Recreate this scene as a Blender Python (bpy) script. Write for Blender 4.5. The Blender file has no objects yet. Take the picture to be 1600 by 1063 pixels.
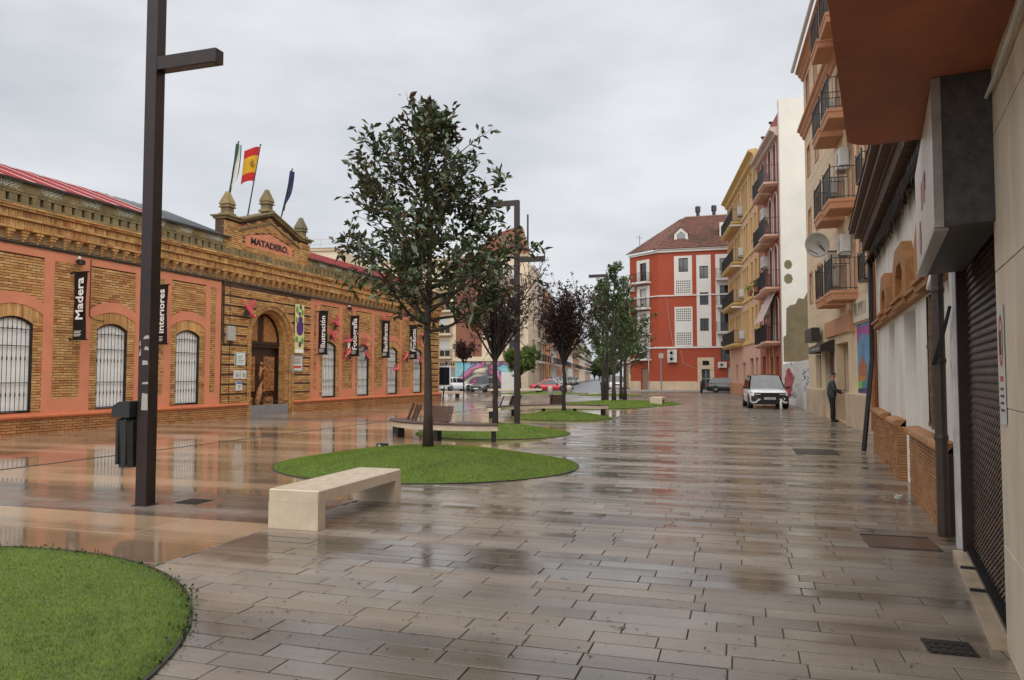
import bpy, math, random
from mathutils import Vector, Matrix
from mathutils.geometry import tessellate_polygon
random.seed(7)
R = math.radians
scene = bpy.context.scene
col = scene.collection

# ------------------------------------------------------------------ camera, sky, sun, exposure
cam_d = bpy.data.cameras.new('camera'); cam = bpy.data.objects.new('camera', cam_d); col.objects.link(cam)
cam_d.sensor_width = 36.0; cam_d.lens = 26.1; cam_d.clip_start = 0.05; cam_d.clip_end = 3000
cam.location = (0, 0, 1.6); cam.rotation_euler = (R(90 + 2.79), 0, R(17.24))
scene.camera = cam
scene.view_settings.view_transform = 'Standard'; scene.view_settings.look = 'None'
scene.view_settings.gamma = 1.0; scene.view_settings.exposure = 1.2
scene.render.resolution_x = 1024; scene.render.resolution_y = 680

SUN_EL, SUN_AZ = R(52), R(155)          # azimuth clockwise from +Y
w = bpy.data.worlds.new('World'); scene.world = w; w.use_nodes = True
nt = w.node_tree; nt.nodes.clear()
wo = nt.nodes.new('ShaderNodeOutputWorld'); bg = nt.nodes.new('ShaderNodeBackground')
sky = nt.nodes.new('ShaderNodeTexSky'); sky.sky_type = 'NISHITA'; sky.sun_disc = False
sky.sun_elevation = SUN_EL; sky.sun_rotation = SUN_AZ; sky.air_density = 1.0; sky.dust_density = 4.0
# overcast: the blue sky is veiled by an even layer of soft grey cloud
tc = nt.nodes.new('ShaderNodeTexCoord'); mp = nt.nodes.new('ShaderNodeMapping')
mp.inputs['Scale'].default_value = (1.0, 1.0, 2.6)
nz = nt.nodes.new('ShaderNodeTexNoise'); nz.inputs['Scale'].default_value = 2.3; nz.inputs['Detail'].default_value = 6; nz.inputs['Roughness'].default_value = 0.5
rp = nt.nodes.new('ShaderNodeValToRGB')
rp.color_ramp.elements[0].position = 0.36; rp.color_ramp.elements[0].color = (2.62, 2.7, 2.86, 1)
rp.color_ramp.elements[1].position = 0.62; rp.color_ramp.elements[1].color = (3.65, 3.7, 3.8, 1)
mx = nt.nodes.new('ShaderNodeMix'); mx.data_type = 'RGBA'; mx.inputs[0].default_value = 0.93
nt.links.new(tc.outputs['Generated'], mp.inputs['Vector']); nt.links.new(mp.outputs[0], nz.inputs['Vector'])
nt.links.new(nz.outputs['Fac'], rp.inputs[0]); nt.links.new(sky.outputs[0], mx.inputs[6]); nt.links.new(rp.outputs[0], mx.inputs[7])
nt.links.new(mx.outputs[2], bg.inputs['Color']); bg.inputs['Strength'].default_value = 0.1
nt.links.new(bg.outputs[0], wo.inputs['Surface'])
sd = bpy.data.lights.new('sun', 'SUN'); sun = bpy.data.objects.new('sun', sd); col.objects.link(sun)
sd.energy = 1.5; sd.angle = R(100); sd.color = (1.0, 0.97, 0.93)
sun.rotation_euler = (R(90) - SUN_EL, 0, math.pi - SUN_AZ)

# ------------------------------------------------------------------ helpers
class MB:
    """collects faces, then links them as one mesh object"""
    def __init__(s): s.v = []; s.f = []; s.m = []
    def face(s, pts, m=0):
        n = len(s.v); s.v += [tuple(p) for p in pts]; s.f.append(tuple(range(n, n + len(pts)))); s.m.append(m)
    def box(s, x0, x1, y0, y1, z0, z1, m=0, skip=''):
        n = len(s.v)
        s.v += [(x0,y0,z0),(x1,y0,z0),(x1,y1,z0),(x0,y1,z0),(x0,y0,z1),(x1,y0,z1),(x1,y1,z1),(x0,y1,z1)]
        for k, q in (('b',(0,3,2,1)),('t',(4,5,6,7)),('f',(0,1,5,4)),('r',(1,2,6,5)),('k',(2,3,7,6)),('l',(3,0,4,7))):
            if k not in skip: s.f.append(tuple(n + i for i in q)); s.m.append(m)
    def cbox(s, x0, x1, y0, y1, z0, z1, c, m=0):
        """box with all vertical and top edges chamfered by c"""
        n = len(s.v)
        def oct(i, z):
            a = c + i
            return [(x0+a,y0+i,z),(x1-a,y0+i,z),(x1-i,y0+a,z),(x1-i,y1-a,z),(x1-a,y1-i,z),(x0+a,y1-i,z),(x0+i,y1-a,z),(x0+i,y0+a,z)]
        rings = [oct(0,z0), oct(0,z1-c), oct(c,z1)]
        for r in rings: s.v += r
        for k in range(2):
            for i in range(8):
                j = (i+1) % 8
                s.f.append((n+k*8+i, n+k*8+j, n+k*8+8+j, n+k*8+8+i)); s.m.append(m)
        s.f.append(tuple(n+16+i for i in range(8))); s.m.append(m)
        s.f.append(tuple(n+7-i for i in range(8))); s.m.append(m)
    def tube(s, p0, p1, r0, r1=None, n=8, m=0, caps=True):
        s.path([p0, p1], [r0, r0 if r1 is None else r1], n, m, caps)
    def path(s, pts, rad, n=8, m=0, caps=True):
        pts = [Vector(p) for p in pts]
        if not isinstance(rad, (list, tuple)): rad = [rad] * len(pts)
        base = len(s.v); prev = None
        for i, p in enumerate(pts):
            d = (pts[min(i+1, len(pts)-1)] - pts[max(i-1, 0)])
            d = d.normalized() if d.length > 1e-9 else Vector((0,0,1))
            if prev is None:
                a = Vector((0,0,1)) if abs(d.z) < 0.9 else Vector((1,0,0))
                u = d.cross(a).normalized()
            else:
                u = (prev - d * prev.dot(d)).normalized()
            prev = u; v = d.cross(u)
            for k in range(n):
                t = 2*math.pi*k/n
                s.v.append(tuple(p + (u*math.cos(t) + v*math.sin(t)) * rad[i]))
        for i in range(len(pts)-1):
            for k in range(n):
                a = base+i*n+k; b = base+i*n+(k+1)%n
                s.f.append((a, b, b+n, a+n)); s.m.append(m)
        if caps:
            s.f.append(tuple(base+n-1-k for k in range(n))); s.m.append(m)
            e = base+(len(pts)-1)*n
            s.f.append(tuple(e+k for k in range(n))); s.m.append(m)
    def lathe(s, prof, n=16, c=(0,0,0), m=0, axis='z'):
        base = len(s.v)
        for r, z in prof:
            for k in range(n):
                t = 2*math.pi*k/n
                p = (r*math.cos(t), r*math.sin(t), z)
                if axis == 'y': p = (p[0], p[2], p[1])
                if axis == 'x': p = (p[2], p[0], p[1])
                s.v.append((c[0]+p[0], c[1]+p[1], c[2]+p[2]))
        for i in range(len(prof)-1):
            for k in range(n):
                a = base+i*n+k; b = base+i*n+(k+1)%n
                s.f.append((a, b, b+n, a+n)); s.m.append(m)
        s.f.append(tuple(base+n-1-k for k in range(n))); s.m.append(m)
        e = base+(len(prof)-1)*n; s.f.append(tuple(e+k for k in range(n))); s.m.append(m)
    def plate(s, outer, y0, y1, holes=(), m=0, mr=None, back=False):
        """polygon in (x,z) with holes, front at y0, sides running to y1 (into the wall)"""
        mr = m if mr is None else mr
        loops = [[Vector((a, b, 0)) for a, b in outer]] + [[Vector((a, b, 0)) for a, b in h] for h in holes]
        flat = [p for l in loops for p in l]
        n = len(s.v); s.v += [(p.x, y0, p.y) for p in flat]
        for t in tessellate_polygon(loops):
            a, b, c = (flat[i] for i in t)
            cr = (b.x-a.x)*(c.y-a.y) - (b.y-a.y)*(c.x-a.x)
            if abs(cr) < 1e-9: continue
            t = t if cr > 0 else (t[0], t[2], t[1])
            s.f.append(tuple(n+i for i in t)); s.m.append(m)
        for li, l in enumerate(loops):
            ar = sum(l[i].x*l[(i+1)%len(l)].y - l[(i+1)%len(l)].x*l[i].y for i in range(len(l)))
            if (ar < 0) == (li == 0): l = l[::-1]
            for i in range(len(l)):
                a, b = l[i], l[(i+1)%len(l)]
                s.face([(a.x,y0,a.y),(a.x,y1,a.y),(b.x,y1,b.y),(b.x,y0,b.y)], mr)
        if back:
            l = loops[0]; s.face([(p.x, y1, p.y) for p in l], m)
    def build(s, name, mats, parent=None, smooth=False, loc=None, rz=None):
        me = bpy.data.meshes.new(name)
        me.from_pydata(s.v, [], s.f); me.update()
        if not isinstance(mats, (list, tuple)): mats = [mats]
        for mm in mats: me.materials.append(M[mm] if isinstance(mm, str) else mm)
        if len(mats) > 1: me.polygons.foreach_set('material_index', s.m)
        if smooth: me.polygons.foreach_set('use_smooth', [True]*len(me.polygons))
        o = bpy.data.objects.new(name, me); col.objects.link(o)
        if parent is not None: o.parent = parent
        if loc is not None: o.location = loc
        if rz is not None: o.rotation_euler.z = rz
        return o

def tag(o, label=None, cat=None, group=None, kind=None):
    if label: o['label'] = label
    if cat: o['category'] = cat
    if group: o['group'] = group
    if kind: o['kind'] = kind
    return o
def empty(name, loc=(0,0,0), rz=0, label=None, cat=None, group=None):
    o = bpy.data.objects.new(name, None); col.objects.link(o)
    o.location = loc; o.rotation_euler.z = rz; o.empty_display_size = 0.2
    return tag(o, label, cat, group)
def link_copy(o, parent=None, loc=None):
    c = o.copy(); col.objects.link(c)
    if parent is not None: c.parent = parent
    if loc is not None: c.location = loc
    return c
def copy_tree(o, parent=None):
    c = link_copy(o, parent)
    for ch in list(o.children): copy_tree(ch, c)
    return c
def text(name, s, size, mat, parent=None, loc=(0,0,0), rot=(R(90),0,0), bold=0.0, ext=0.004, align='CENTER', sx=1.0, fit=None):
    cu = bpy.data.curves.new(name, 'FONT'); cu.body = s; cu.size = size; cu.extrude = ext; cu.offset = bold
    cu.align_x = align; cu.align_y = 'CENTER'; cu.resolution_u = 3
    t = bpy.data.objects.new(name, cu); col.objects.link(t)
    me = bpy.data.meshes.new_from_object(t); me.name = name
    bpy.data.objects.remove(t)
    me.materials.clear(); me.materials.append(M[mat])
    if fit:
        xs = [v.co.x for v in me.vertices]; sx = fit/(max(xs)-min(xs)) if xs else 1
    o = bpy.data.objects.new(name, me); col.objects.link(o)
    if parent is not None: o.parent = parent
    o.location = loc; o.rotation_euler = rot; o.scale = (sx, 1, 1)
    return o
def arch(u0, u1, z, rise, n=10):
    """points from (u1,z) over the crown back to (u0,z)"""
    c = (u0+u1)/2; h = (u1-u0)/2; r = (h*h+rise*rise)/(2*rise); a = math.asin(min(1, h/r))
    if rise > h: a = math.pi - a
    return [(c + r*math.sin(a - 2*a*i/n), z + rise - r + r*math.cos(a - 2*a*i/n)) for i in range(n+1)]
def rect(u0, u1, z0, z1): return [(u0,z0),(u1,z0),(u1,z1),(u0,z1)]
def bricks(mb, u0, u1, z0, z1, y, inside=None, bl=.27, bh=.076, gap=.015, d=.024, jit=.009, m=0):
    z = z0; k = 0
    while z + bh*.5 < z1:
        zt = min(z+bh-gap, z1); u = u0 - (bl/2 if k % 2 else 0) ; k += 1
        while u < u1 - .01:
            a = max(u, u0); b = min(u+bl-gap, u1)
            if b-a > .02 and (inside is None or inside((a+b)/2, (z+zt)/2)):
                mb.box(a, b, y-d-random.uniform(-jit, jit), y+.002, z+random.uniform(0,.003), zt, m, 'k')
            u += bl
        z += bh

# ------------------------------------------------------------------ materials
M = {}
def nodes(name):
    m = bpy.data.materials.new(name); m.use_nodes = True; M[name] = m
    t = m.node_tree; return m, t, t.nodes['Principled BSDF']
def N(t, kind, **kw):
    n = t.nodes.new(kind)
    for k, v in kw.items():
        if k.startswith('i_'): n.inputs[k[2:].replace('_', ' ')].default_value = v
        else: setattr(n, k, v)
    return n
def ramp(t, stops, interp='LINEAR'):
    r = t.nodes.new('ShaderNodeValToRGB'); r.color_ramp.interpolation = interp
    e = r.color_ramp.elements
    while len(e) < len(stops): e.new(0.5)
    for i, (p, c) in enumerate(stops):
        e[i].position = p; e[i].color = (c[0], c[1], c[2], 1) if isinstance(c, (tuple, list)) else (c, c, c, 1)
    return r
def plain(name, c, rough=.6, var=.12, scale=6.0, bump=.15, bscale=60., metal=0, spec=.5, stretch=None, coat=0):
    """one colour broken up by two sizes of noise, fine relief, uneven gloss"""
    m, t, b = nodes(name)
    tcn = N(t, 'ShaderNodeTexCoord'); vec = tcn.outputs['Object']
    if stretch:
        mp_ = N(t, 'ShaderNodeMapping'); mp_.inputs['Scale'].default_value = stretch; t.links.new(vec, mp_.inputs[0]); vec = mp_.outputs[0]
    n1 = N(t, 'ShaderNodeTexNoise', i_Scale=scale, i_Detail=8., i_Roughness=.65); t.links.new(vec, n1.inputs['Vector'])
    lo = tuple(max(0, x*(1-var*1.6)) for x in c); hi = tuple(min(1, x*(1+var*1.4)) for x in c)
    r = ramp(t, [(.28, lo), (.52, c), (.75, hi)]); t.links.new(n1.outputs['Fac'], r.inputs[0]); t.links.new(r.outputs[0], b.inputs['Base Color'])
    rr = ramp(t, [(.3, max(.02, rough*.75)), (.7, min(1, rough*1.2))]); t.links.new(n1.outputs['Fac'], rr.inputs[0]); t.links.new(rr.outputs[0], b.inputs['Roughness'])
    if bump:
        n2 = N(t, 'ShaderNodeTexNoise', i_Scale=bscale, i_Detail=4.); t.links.new(tcn.outputs['Object'], n2.inputs['Vector'])
        bp = N(t, 'ShaderNodeBump', i_Strength=bump, i_Distance=.01); t.links.new(n2.outputs['Fac'], bp.inputs['Height']); t.links.new(bp.outputs[0], b.inputs['Normal'])
    b.inputs['Metallic'].default_value = metal; b.inputs['Specular IOR Level'].default_value = spec
    b.inputs['Coat Weight'].default_value = coat
    return m
def pieces(name, stops, rough=(.5,.8), bump=.3, bscale=40., stain=.35, stscale=1.2, streak=False, wet=None):
    """every loose piece of the mesh (and every object) takes its own shade out of the ramp; weather stains over all"""
    m, t, b = nodes(name)
    g = N(t, 'ShaderNodeNewGeometry'); oi = N(t, 'ShaderNodeObjectInfo'); tcn = N(t, 'ShaderNodeTexCoord')
    ad = N(t, 'ShaderNodeMath', operation='ADD'); t.links.new(g.outputs['Random Per Island'], ad.inputs[0]); t.links.new(oi.outputs['Random'], ad.inputs[1])
    fr = N(t, 'ShaderNodeMath', operation='FRACT'); t.links.new(ad.outputs[0], fr.inputs[0])
    r = ramp(t, stops); t.links.new(fr.outputs[0], r.inputs[0])
    n1 = N(t, 'ShaderNodeTexNoise', i_Scale=stscale, i_Detail=8., i_Roughness=.6); t.links.new(g.outputs['Position'], n1.inputs['Vector'])
    n2 = N(t, 'ShaderNodeTexNoise', i_Scale=bscale, i_Detail=6., i_Roughness=.7); t.links.new(g.outputs['Position'], n2.inputs['Vector'])
    sr = ramp(t, [(.3, 1-stain), (.65, 1.08)]); t.links.new(n1.outputs['Fac'], sr.inputs[0])
    s2 = ramp(t, [(.3, .72), (.7, 1.2)]); t.links.new(n2.outputs['Fac'], s2.inputs[0])
    m1 = N(t, 'ShaderNodeMix', data_type='RGBA', blend_type='MULTIPLY'); m1.inputs[0].default_value = 1
    t.links.new(r.outputs[0], m1.inputs[6]); t.links.new(sr.outputs[0], m1.inputs[7])
    m2 = N(t, 'ShaderNodeMix', data_type='RGBA', blend_type='MULTIPLY'); m2.inputs[0].default_value = 1
    t.links.new(m1.outputs[2], m2.inputs[6]); t.links.new(s2.outputs[0], m2.inputs[7])
    t.links.new(m2.outputs[2], b.inputs['Base Color'])
    if wet is None:
        rr = ramp(t, [(.3, rough[0]), (.7, rough[1])]); t.links.new(n2.outputs['Fac'], rr.inputs[0]); t.links.new(rr.outputs[0], b.inputs['Roughness'])
    else:
        # water film: where the large noise is low the stone is flooded and mirror-like, elsewhere damp; each piece drains differently
        n3 = N(t, 'ShaderNodeTexNoise', i_Scale=wet[0], i_Detail=5., i_Roughness=.55)
        mpn = N(t, 'ShaderNodeMapping'); mpn.inputs['Scale'].default_value = (.15, 2.5, 1)
        t.links.new(g.outputs['Position'], mpn.inputs[0]); t.links.new(mpn.outputs[0], n3.inputs['Vector'])
        pm = N(t, 'ShaderNodeMath', operation='MULTIPLY_ADD'); t.links.new(fr.outputs[0], pm.inputs[0]); pm.inputs[1].default_value = wet[3]; t.links.new(n3.outputs['Fac'], pm.inputs[2])
        rr = ramp(t, [(.42+wet[3]*.3, wet[1]), (.62+wet[3]*.5, wet[2])]); t.links.new(pm.outputs[0], rr.inputs[0]); t.links.new(rr.outputs[0], b.inputs['Roughness'])
    if wet is not None:
        dk = ramp(t, [(.40, .60), (.58, 1.10)]); t.links.new(n3.outputs['Fac'], dk.inputs[0])
        m3 = N(t, 'ShaderNodeMix', data_type='RGBA', blend_type='MULTIPLY'); m3.inputs[0].default_value = 1
        t.links.new(m2.outputs[2], m3.inputs[6]); t.links.new(dk.outputs[0], m3.inputs[7]); t.links.new(m3.outputs[2], b.inputs['Base Color'])
    bp = N(t, 'ShaderNodeBump', i_Strength=bump, i_Distance=.006); t.links.new(n2.outputs['Fac'], bp.inputs['Height']); t.links.new(bp.outputs[0], b.inputs['Normal'])
    if wet is not None:
        t.links.new(rr.outputs[0], bp.inputs['Strength'])
    return m

plain('asphalt', (.05,.052,.056), .3, .2, 3., .3, 90.)
plain('grout', (.52,.44,.34), .5, .15, 4., .2)
plain('bed', (.055,.047,.04), .6, .2, 8.)
pieces('paver', [(0,(.245,.20,.155)),(.2,(.28,.232,.182)),(.4,(.26,.218,.175)),(.55,(.30,.245,.19)),(.7,(.265,.208,.158)),(.85,(.24,.203,.168)),(1,(.29,.245,.195))],
       bump=.5, bscale=70., stain=.28, stscale=.9, wet=(.55,.055,.34,.22))
pieces('slab', [(0,(.34,.235,.15)),(.3,(.39,.27,.175)),(.6,(.36,.26,.175)),(1,(.41,.30,.20))], bump=.4, bscale=60., stain=.25, stscale=.5, wet=(.4,.02,.13,.12))
pieces('band_paver', [(0,(.16,.13,.115)),(.5,(.21,.17,.145)),(1,(.185,.16,.145))], bump=.5, bscale=70., stain=.3, stscale=.9, wet=(.5,.04,.25,.2))
pieces('brick', [(0,(.38,.16,.055)),(.12,(.54,.285,.09)),(.3,(.61,.36,.13)),(.5,(.50,.255,.085)),(.68,(.67,.43,.185)),(.8,(.43,.155,.055)),(.9,(.57,.335,.125)),(1,(.35,.115,.045))],
       rough=(.55,.85), bump=.6, bscale=35., stain=.35, stscale=1.4)
pieces('brick_red', [(0,(.40,.17,.06)),(.3,(.48,.22,.08)),(.6,(.43,.19,.07)),(.8,(.52,.27,.10)),(1,(.35,.13,.05))], rough=(.4,.7), bump=.5, bscale=35., stain=.35)
pieces('brick_moss', [(0,(.21,.16,.075)),(.3,(.27,.2,.09)),(.6,(.19,.165,.085)),(.8,(.33,.23,.10)),(1,(.16,.14,.08))], rough=(.7,.95), bump=.7, bscale=25., stain=.5, stscale=2.)
pieces('lattice', [(0,(.52,.52,.43)),(.5,(.62,.61,.5)),(1,(.46,.47,.38))], rough=(.6,.8), stain=.4)
plain('mortar', (.075,.04,.022), .85, .3, 5., .4)
plain('mortar_moss', (.10,.085,.05), .9, .35, 5., .4)
plain('pink', (.60,.22,.12), .7, .10, 1.3, .25, 50.)
plain('cap_red', (.52,.15,.06), .42, .12, 3., .2, 40.)
plain('cornice_panel', (.27,.17,.085), .85, .25, 4., .4)
plain('black_iron', (.012,.012,.013), .42, .2, 20., .1)
plain('corten', (.024,.012,.011), .42, .25, 5., .15, 90., spec=.5)
plain('bin_plastic', (.022,.024,.025), .42, .15, 6., .1)
plain('white_blind', (.85,.85,.82), .55, .06, 3., .05)
plain('frame_dark', (.03,.024,.02), .45)
plain('steel', (.34,.35,.37), .38, .08, 4., .05, metal=.6)
plain('dark_wood', (.045,.02,.012), .4, .3, 6., .3, 80., stretch=(1,1,14))
plain('carved_wood', (.36,.155,.055), .5, .45, 9., .9, 22.)
plain('bench_wood', (.075,.034,.022), .5, .3, 10., .2, 70., stretch=(1,1,8))
plain('bench_band', (.60,.50,.37), .5, .08, 5., .1)
plain('bench_stone', (.62,.52,.39), .24, .07, 7., .22, 70.)
plain('concrete', (.42,.39,.34), .6, .12, 5., .25)
plain('banner', (.006,.006,.007), .45, .2, 3., .0)
plain('white_print', (.8,.8,.78), .6, .03, 5., 0)
plain('paper', (.62,.64,.62), .4, .04, 9., 0)
plain('paper_green', (.02,.16,.06), .4, .04, 9., 0)
plain('paper_blue', (.05,.17,.40), .4, .04, 9., 0)
plain('paper_red', (.55,.06,.05), .4, .1, 9., 0)
plain('roof_red', (.24,.010,.010), .65, .12, 3., .1, spec=.15)
plain('roof_seam', (.62,.52,.50), .6)
plain('roof_metal', (.08,.09,.1), .35)
plain('glass', (.018,.022,.026), .06, .2, 1., 0, spec=.8)
plain('glass_light', (.16,.18,.19), .10, .25, .6, 0, spec=.8)
plain('bird_pink', (.66,.10,.12), .45, .25, 5., .1)
plain('bird_dark', (.03,.02,.02), .5)
plain('bird_white', (.7,.62,.58), .5)
plain('box_grey', (.40,.38,.34), .5, .06)
plain('cream', (.68,.53,.35), .75, .08, 1.0, .2)
plain('cream_pale', (.66,.58,.44), .75, .08, 1.0, .2)
plain('terracotta', (.50,.24,.125), .7, .12, 1.5, .2)
plain('terracotta_slab', (.36,.12,.062), .75, .2, 1.6, .35, 30.)
plain('stone_base', (.58,.44,.30), .45, .12, 1.6, .15)
plain('stone_clad', (.70,.59,.45), .5, .13, 2.2, .2, 30., stretch=(1.4,1.4,.35))
plain('white_wall', (.70,.67,.60), .8, .07, .5, .2)
plain('wall_dirty', (.74,.70,.63), .85, .14, 1.6, .5, 25., stretch=(1,1,.35))
plain('grey_wall', (.40,.35,.31), .8, .12, 1.2, .3)
plain('olive_render', (.17,.135,.075), .9, .2, 1.4, .5, 15.)
plain('red_render', (.34,.09,.055), .7, .1, 1.5, .2)
plain('salmon', (.60,.36,.26), .75, .08, 1., .2)
plain('salmon_pale', (.56,.42,.36), .75, .08, 1., .2)
plain('yellow', (.62,.42,.15), .65, .08, 1.5, .15)
plain('orange_red', (.36,.058,.02), .7, .10, 1.2, .2)
plain('far_white', (.68,.66,.62), .7, .05, 1., .1)
plain('far_brown', (.22,.085,.05), .7, .1, 1., .1)
plain('far_cream', (.64,.53,.38), .7, .07, 1., .1)
plain('far_orange', (.55,.27,.11), .7, .07, 1., .1)
plain('far_tan', (.42,.30,.2), .7, .08, 1., .1)
plain('blind_grey', (.50,.50,.48), .6, .05)
plain('blind_brown', (.24,.16,.11), .6, .1)
plain('ac_white', (.62,.60,.55), .5, .05)
plain('fan_dark', (.03,.03,.03), .5)
plain('pot', (.32,.12,.06), .6)
plain('lamp_head', (.05,.05,.05), .4)
plain('sign_dark', (.085,.08,.076), .55, .35, 14., .3, 70.)
plain('sign_face', (.60,.53,.45), .5, .12, 2., .1)
plain('sign_print', (.5,.23,.27), .6, .2, 6.)
plain('alu', (.45,.43,.40), .35, .15, 8., .1, metal=.5)
pieces('shutter_link', [(0,(.06,.035,.024)),(.4,(.11,.06,.038)),(.75,(.045,.03,.024)),(1,(.15,.085,.05))], rough=(.25,.5), bump=.2, stain=.4)
plain('maroon', (.035,.014,.014), .4)
plain('pipe_brown', (.055,.038,.03), .35, .2, 4.)
plain('pipe_orange', (.36,.13,.045), .45, .2, 4.)
plain('white_metal', (.66,.65,.62), .45, .12, 4., .2, 20.)
plain('rust', (.17,.10,.06), .8, .5, 14., .6, 40.)
plain('arch_brick', (.36,.16,.05), .7, .25, 6., .5, 30.)
plain('cornice_brown', (.11,.055,.03), .6, .3, 6., .4)
plain('torn_black', (.012,.011,.01), .7, .3, 9., .8, 20.)
plain('grate', (.035,.033,.032), .35, .3, 20., .2, metal=.4)
plain('manhole', (.085,.052,.04), .22, .3, 10., .3)
plain('marble', (.52,.40,.27), .35, .2, 2.5, .15)
plain('white_paint', (.75,.75,.74), .4, .04)
plain('bark', (.060,.042,.033), .8, .35, 12., .9, 30., stretch=(1,1,.3))
plain('bark_dark', (.028,.02,.018), .8, .35, 12., .9, 30., stretch=(1,1,.3))
plain('skin', (.48,.27,.19), .5, .08, 9., .1)
plain('jacket', (.045,.052,.058), .75, .2, 9., .4, 50.)
plain('trousers', (.012,.012,.015), .8, .2, 9., .3, 50.)
plain('shoe', (.02,.014,.011), .4)
plain('cap_cloth', (.03,.03,.032), .8)
plain('hair_grey', (.3,.29,.28), .7)
plain('tyre', (.012,.012,.012), .7, .1, 20., .2)
plain('rim', (.35,.36,.38), .3, .05, 5., 0, metal=.8)
plain('car_white', (.74,.75,.76), .18, .02, 2., 0, coat=.6)
plain('car_red', (.42,.012,.018), .18, .03, 2., 0, coat=.6)
plain('car_grey', (.10,.108,.115), .22, .03, 2., 0, coat=.6)
plain('car_black', (.012,.013,.016), .18, .03, 2., 0, coat=.6)
plain('car_silver', (.36,.38,.40), .22, .03, 2., 0, coat=.6)
plain('car_trim', (.012,.012,.012), .45)
plain('headlamp', (.5,.52,.54), .12, .1, 9., 0)
plain('tail', (.35,.01,.01), .2)
plain('plate', (.68,.68,.66), .4)
plain('hill_green', (.03,.04,.024), .9, .3, .2)
plain('kerb', (.36,.33,.29), .5, .12, 4.)
plain('litter', (.75,.75,.74), .6)

def leafmat(name, stops, rough=.35, tr=.25):
    m, t, b = nodes(name)
    g = N(t, 'ShaderNodeNewGeometry'); r = ramp(t, stops); t.links.new(g.outputs['Random Per Island'], r.inputs[0]); t.links.new(r.outputs[0], b.inputs['Base Color'])
    b.inputs['Roughness'].default_value = rough
    b.inputs['Transmission Weight'].default_value = 0
    tl = N(t, 'ShaderNodeBsdfTranslucent'); t.links.new(r.outputs[0], tl.inputs['Color'])
    ms = N(t, 'ShaderNodeMixShader'); ms.inputs[0].default_value = tr
    t.links.new(b.outputs[0], ms.inputs[1]); t.links.new(tl.outputs[0], ms.inputs[2]); t.links.new(ms.outputs[0], t.nodes['Material Output'].inputs['Surface'])
leafmat('leaf_magnolia', [(0,(.045,.07,.03)),(.35,(.07,.105,.045)),(.6,(.095,.128,.058)),(.8,(.13,.15,.075)),(.9,(.12,.075,.035)),(.96,(.17,.08,.035)),(1,(.04,.06,.028))], .32, .15)
leafmat('leaf_purple', [(0,(.045,.017,.018)),(.4,(.07,.024,.022)),(.7,(.04,.018,.02)),(1,(.10,.04,.028))], .5, .25)
leafmat('leaf_green', [(0,(.065,.11,.034)),(.4,(.10,.155,.05)),(.75,(.08,.118,.044)),(1,(.15,.19,.075))], .4, .25)
leafmat('leaf_bright', [(0,(.07,.13,.02)),(.4,(.11,.17,.035)),(.75,(.15,.22,.05)),(1,(.20,.24,.08))], .45, .3)
leafmat('leaf_weed', [(0,(.04,.09,.02)),(.6,(.07,.14,.035)),(1,(.13,.08,.03))], .5, .25)
leafmat('turf', [(0,(.12,.19,.018)),(.4,(.18,.27,.03)),(.75,(.23,.33,.045)),(1,(.29,.36,.09))], .6, .2)
t_ = M['turf'].node_tree; r_t = next(n for n in t_.nodes if n.type == 'VALTORGB'); b_t = t_.nodes['Principled BSDF']
g_t = next(n for n in t_.nodes if n.type == 'NEW_GEOMETRY'); n_t = N(t_, 'ShaderNodeTexNoise', i_Scale=1.6, i_Detail=5., i_Roughness=.6); t_.links.new(g_t.outputs['Position'], n_t.inputs['Vector'])
k_t = ramp(t_, [(.32, (.62,.66,.6)), (.5, (.95,.95,.9)), (.7, (1.15,1.05,1.0))]); t_.links.new(n_t.outputs['Fac'], k_t.inputs[0])
x_t = N(t_, 'ShaderNodeMix', data_type='RGBA', blend_type='MULTIPLY'); x_t.inputs[0].default_value = 1; t_.links.new(r_t.outputs[0], x_t.inputs[6]); t_.links.new(k_t.outputs[0], x_t.inputs[7])
t_.links.new(x_t.outputs[2], b_t.inputs['Base Color'])
plain('turf_base', (.10,.16,.02), .8, .25, 9., .8, 120.)

def mural(name, scale, stops, dist=1.2):
    m, t, b = nodes(name); tcn = N(t, 'ShaderNodeTexCoord')
    n0 = N(t, 'ShaderNodeTexNoise', i_Scale=scale*.7, i_Detail=2., i_Distortion=dist); t.links.new(tcn.outputs['Object'], n0.inputs['Vector'])
    r = ramp(t, stops); t.links.new(n0.outputs['Fac'], r.inputs[0]); t.links.new(r.outputs[0], b.inputs['Base Color']); b.inputs['Roughness'].default_value = .5
mural('mural_far', .32, [(.30,(.62,.55,.38)),(.40,(.15,.50,.55)),(.46,(.25,.45,.62)),(.50,(.05,.05,.08)),(.54,(.52,.26,.42)),(.60,(.50,.10,.22)),(.66,(.05,.05,.08)),(.74,(.66,.6,.42))])
import numpy as np
rng = np.random.default_rng(5)
def tri_cloud(name, verts, faces_n, mat, parent=None):
    """mesh from a flat vertex array, faces of faces_n consecutive vertices"""
    nv = len(verts); nf = nv // faces_n
    me = bpy.data.meshes.new(name)
    me.vertices.add(nv); me.vertices.foreach_set('co', np.asarray(verts, dtype=np.float32).ravel())
    me.loops.add(nv); me.loops.foreach_set('vertex_index', np.arange(nv, dtype=np.int32))
    me.polygons.add(nf); me.polygons.foreach_set('loop_start', np.arange(0, nv, faces_n, dtype=np.int32))
    me.update(calc_edges=True); me.materials.append(M[mat])
    o = bpy.data.objects.new(name, me); col.objects.link(o)
    if parent is not None: o.parent = parent
    return o

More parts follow.
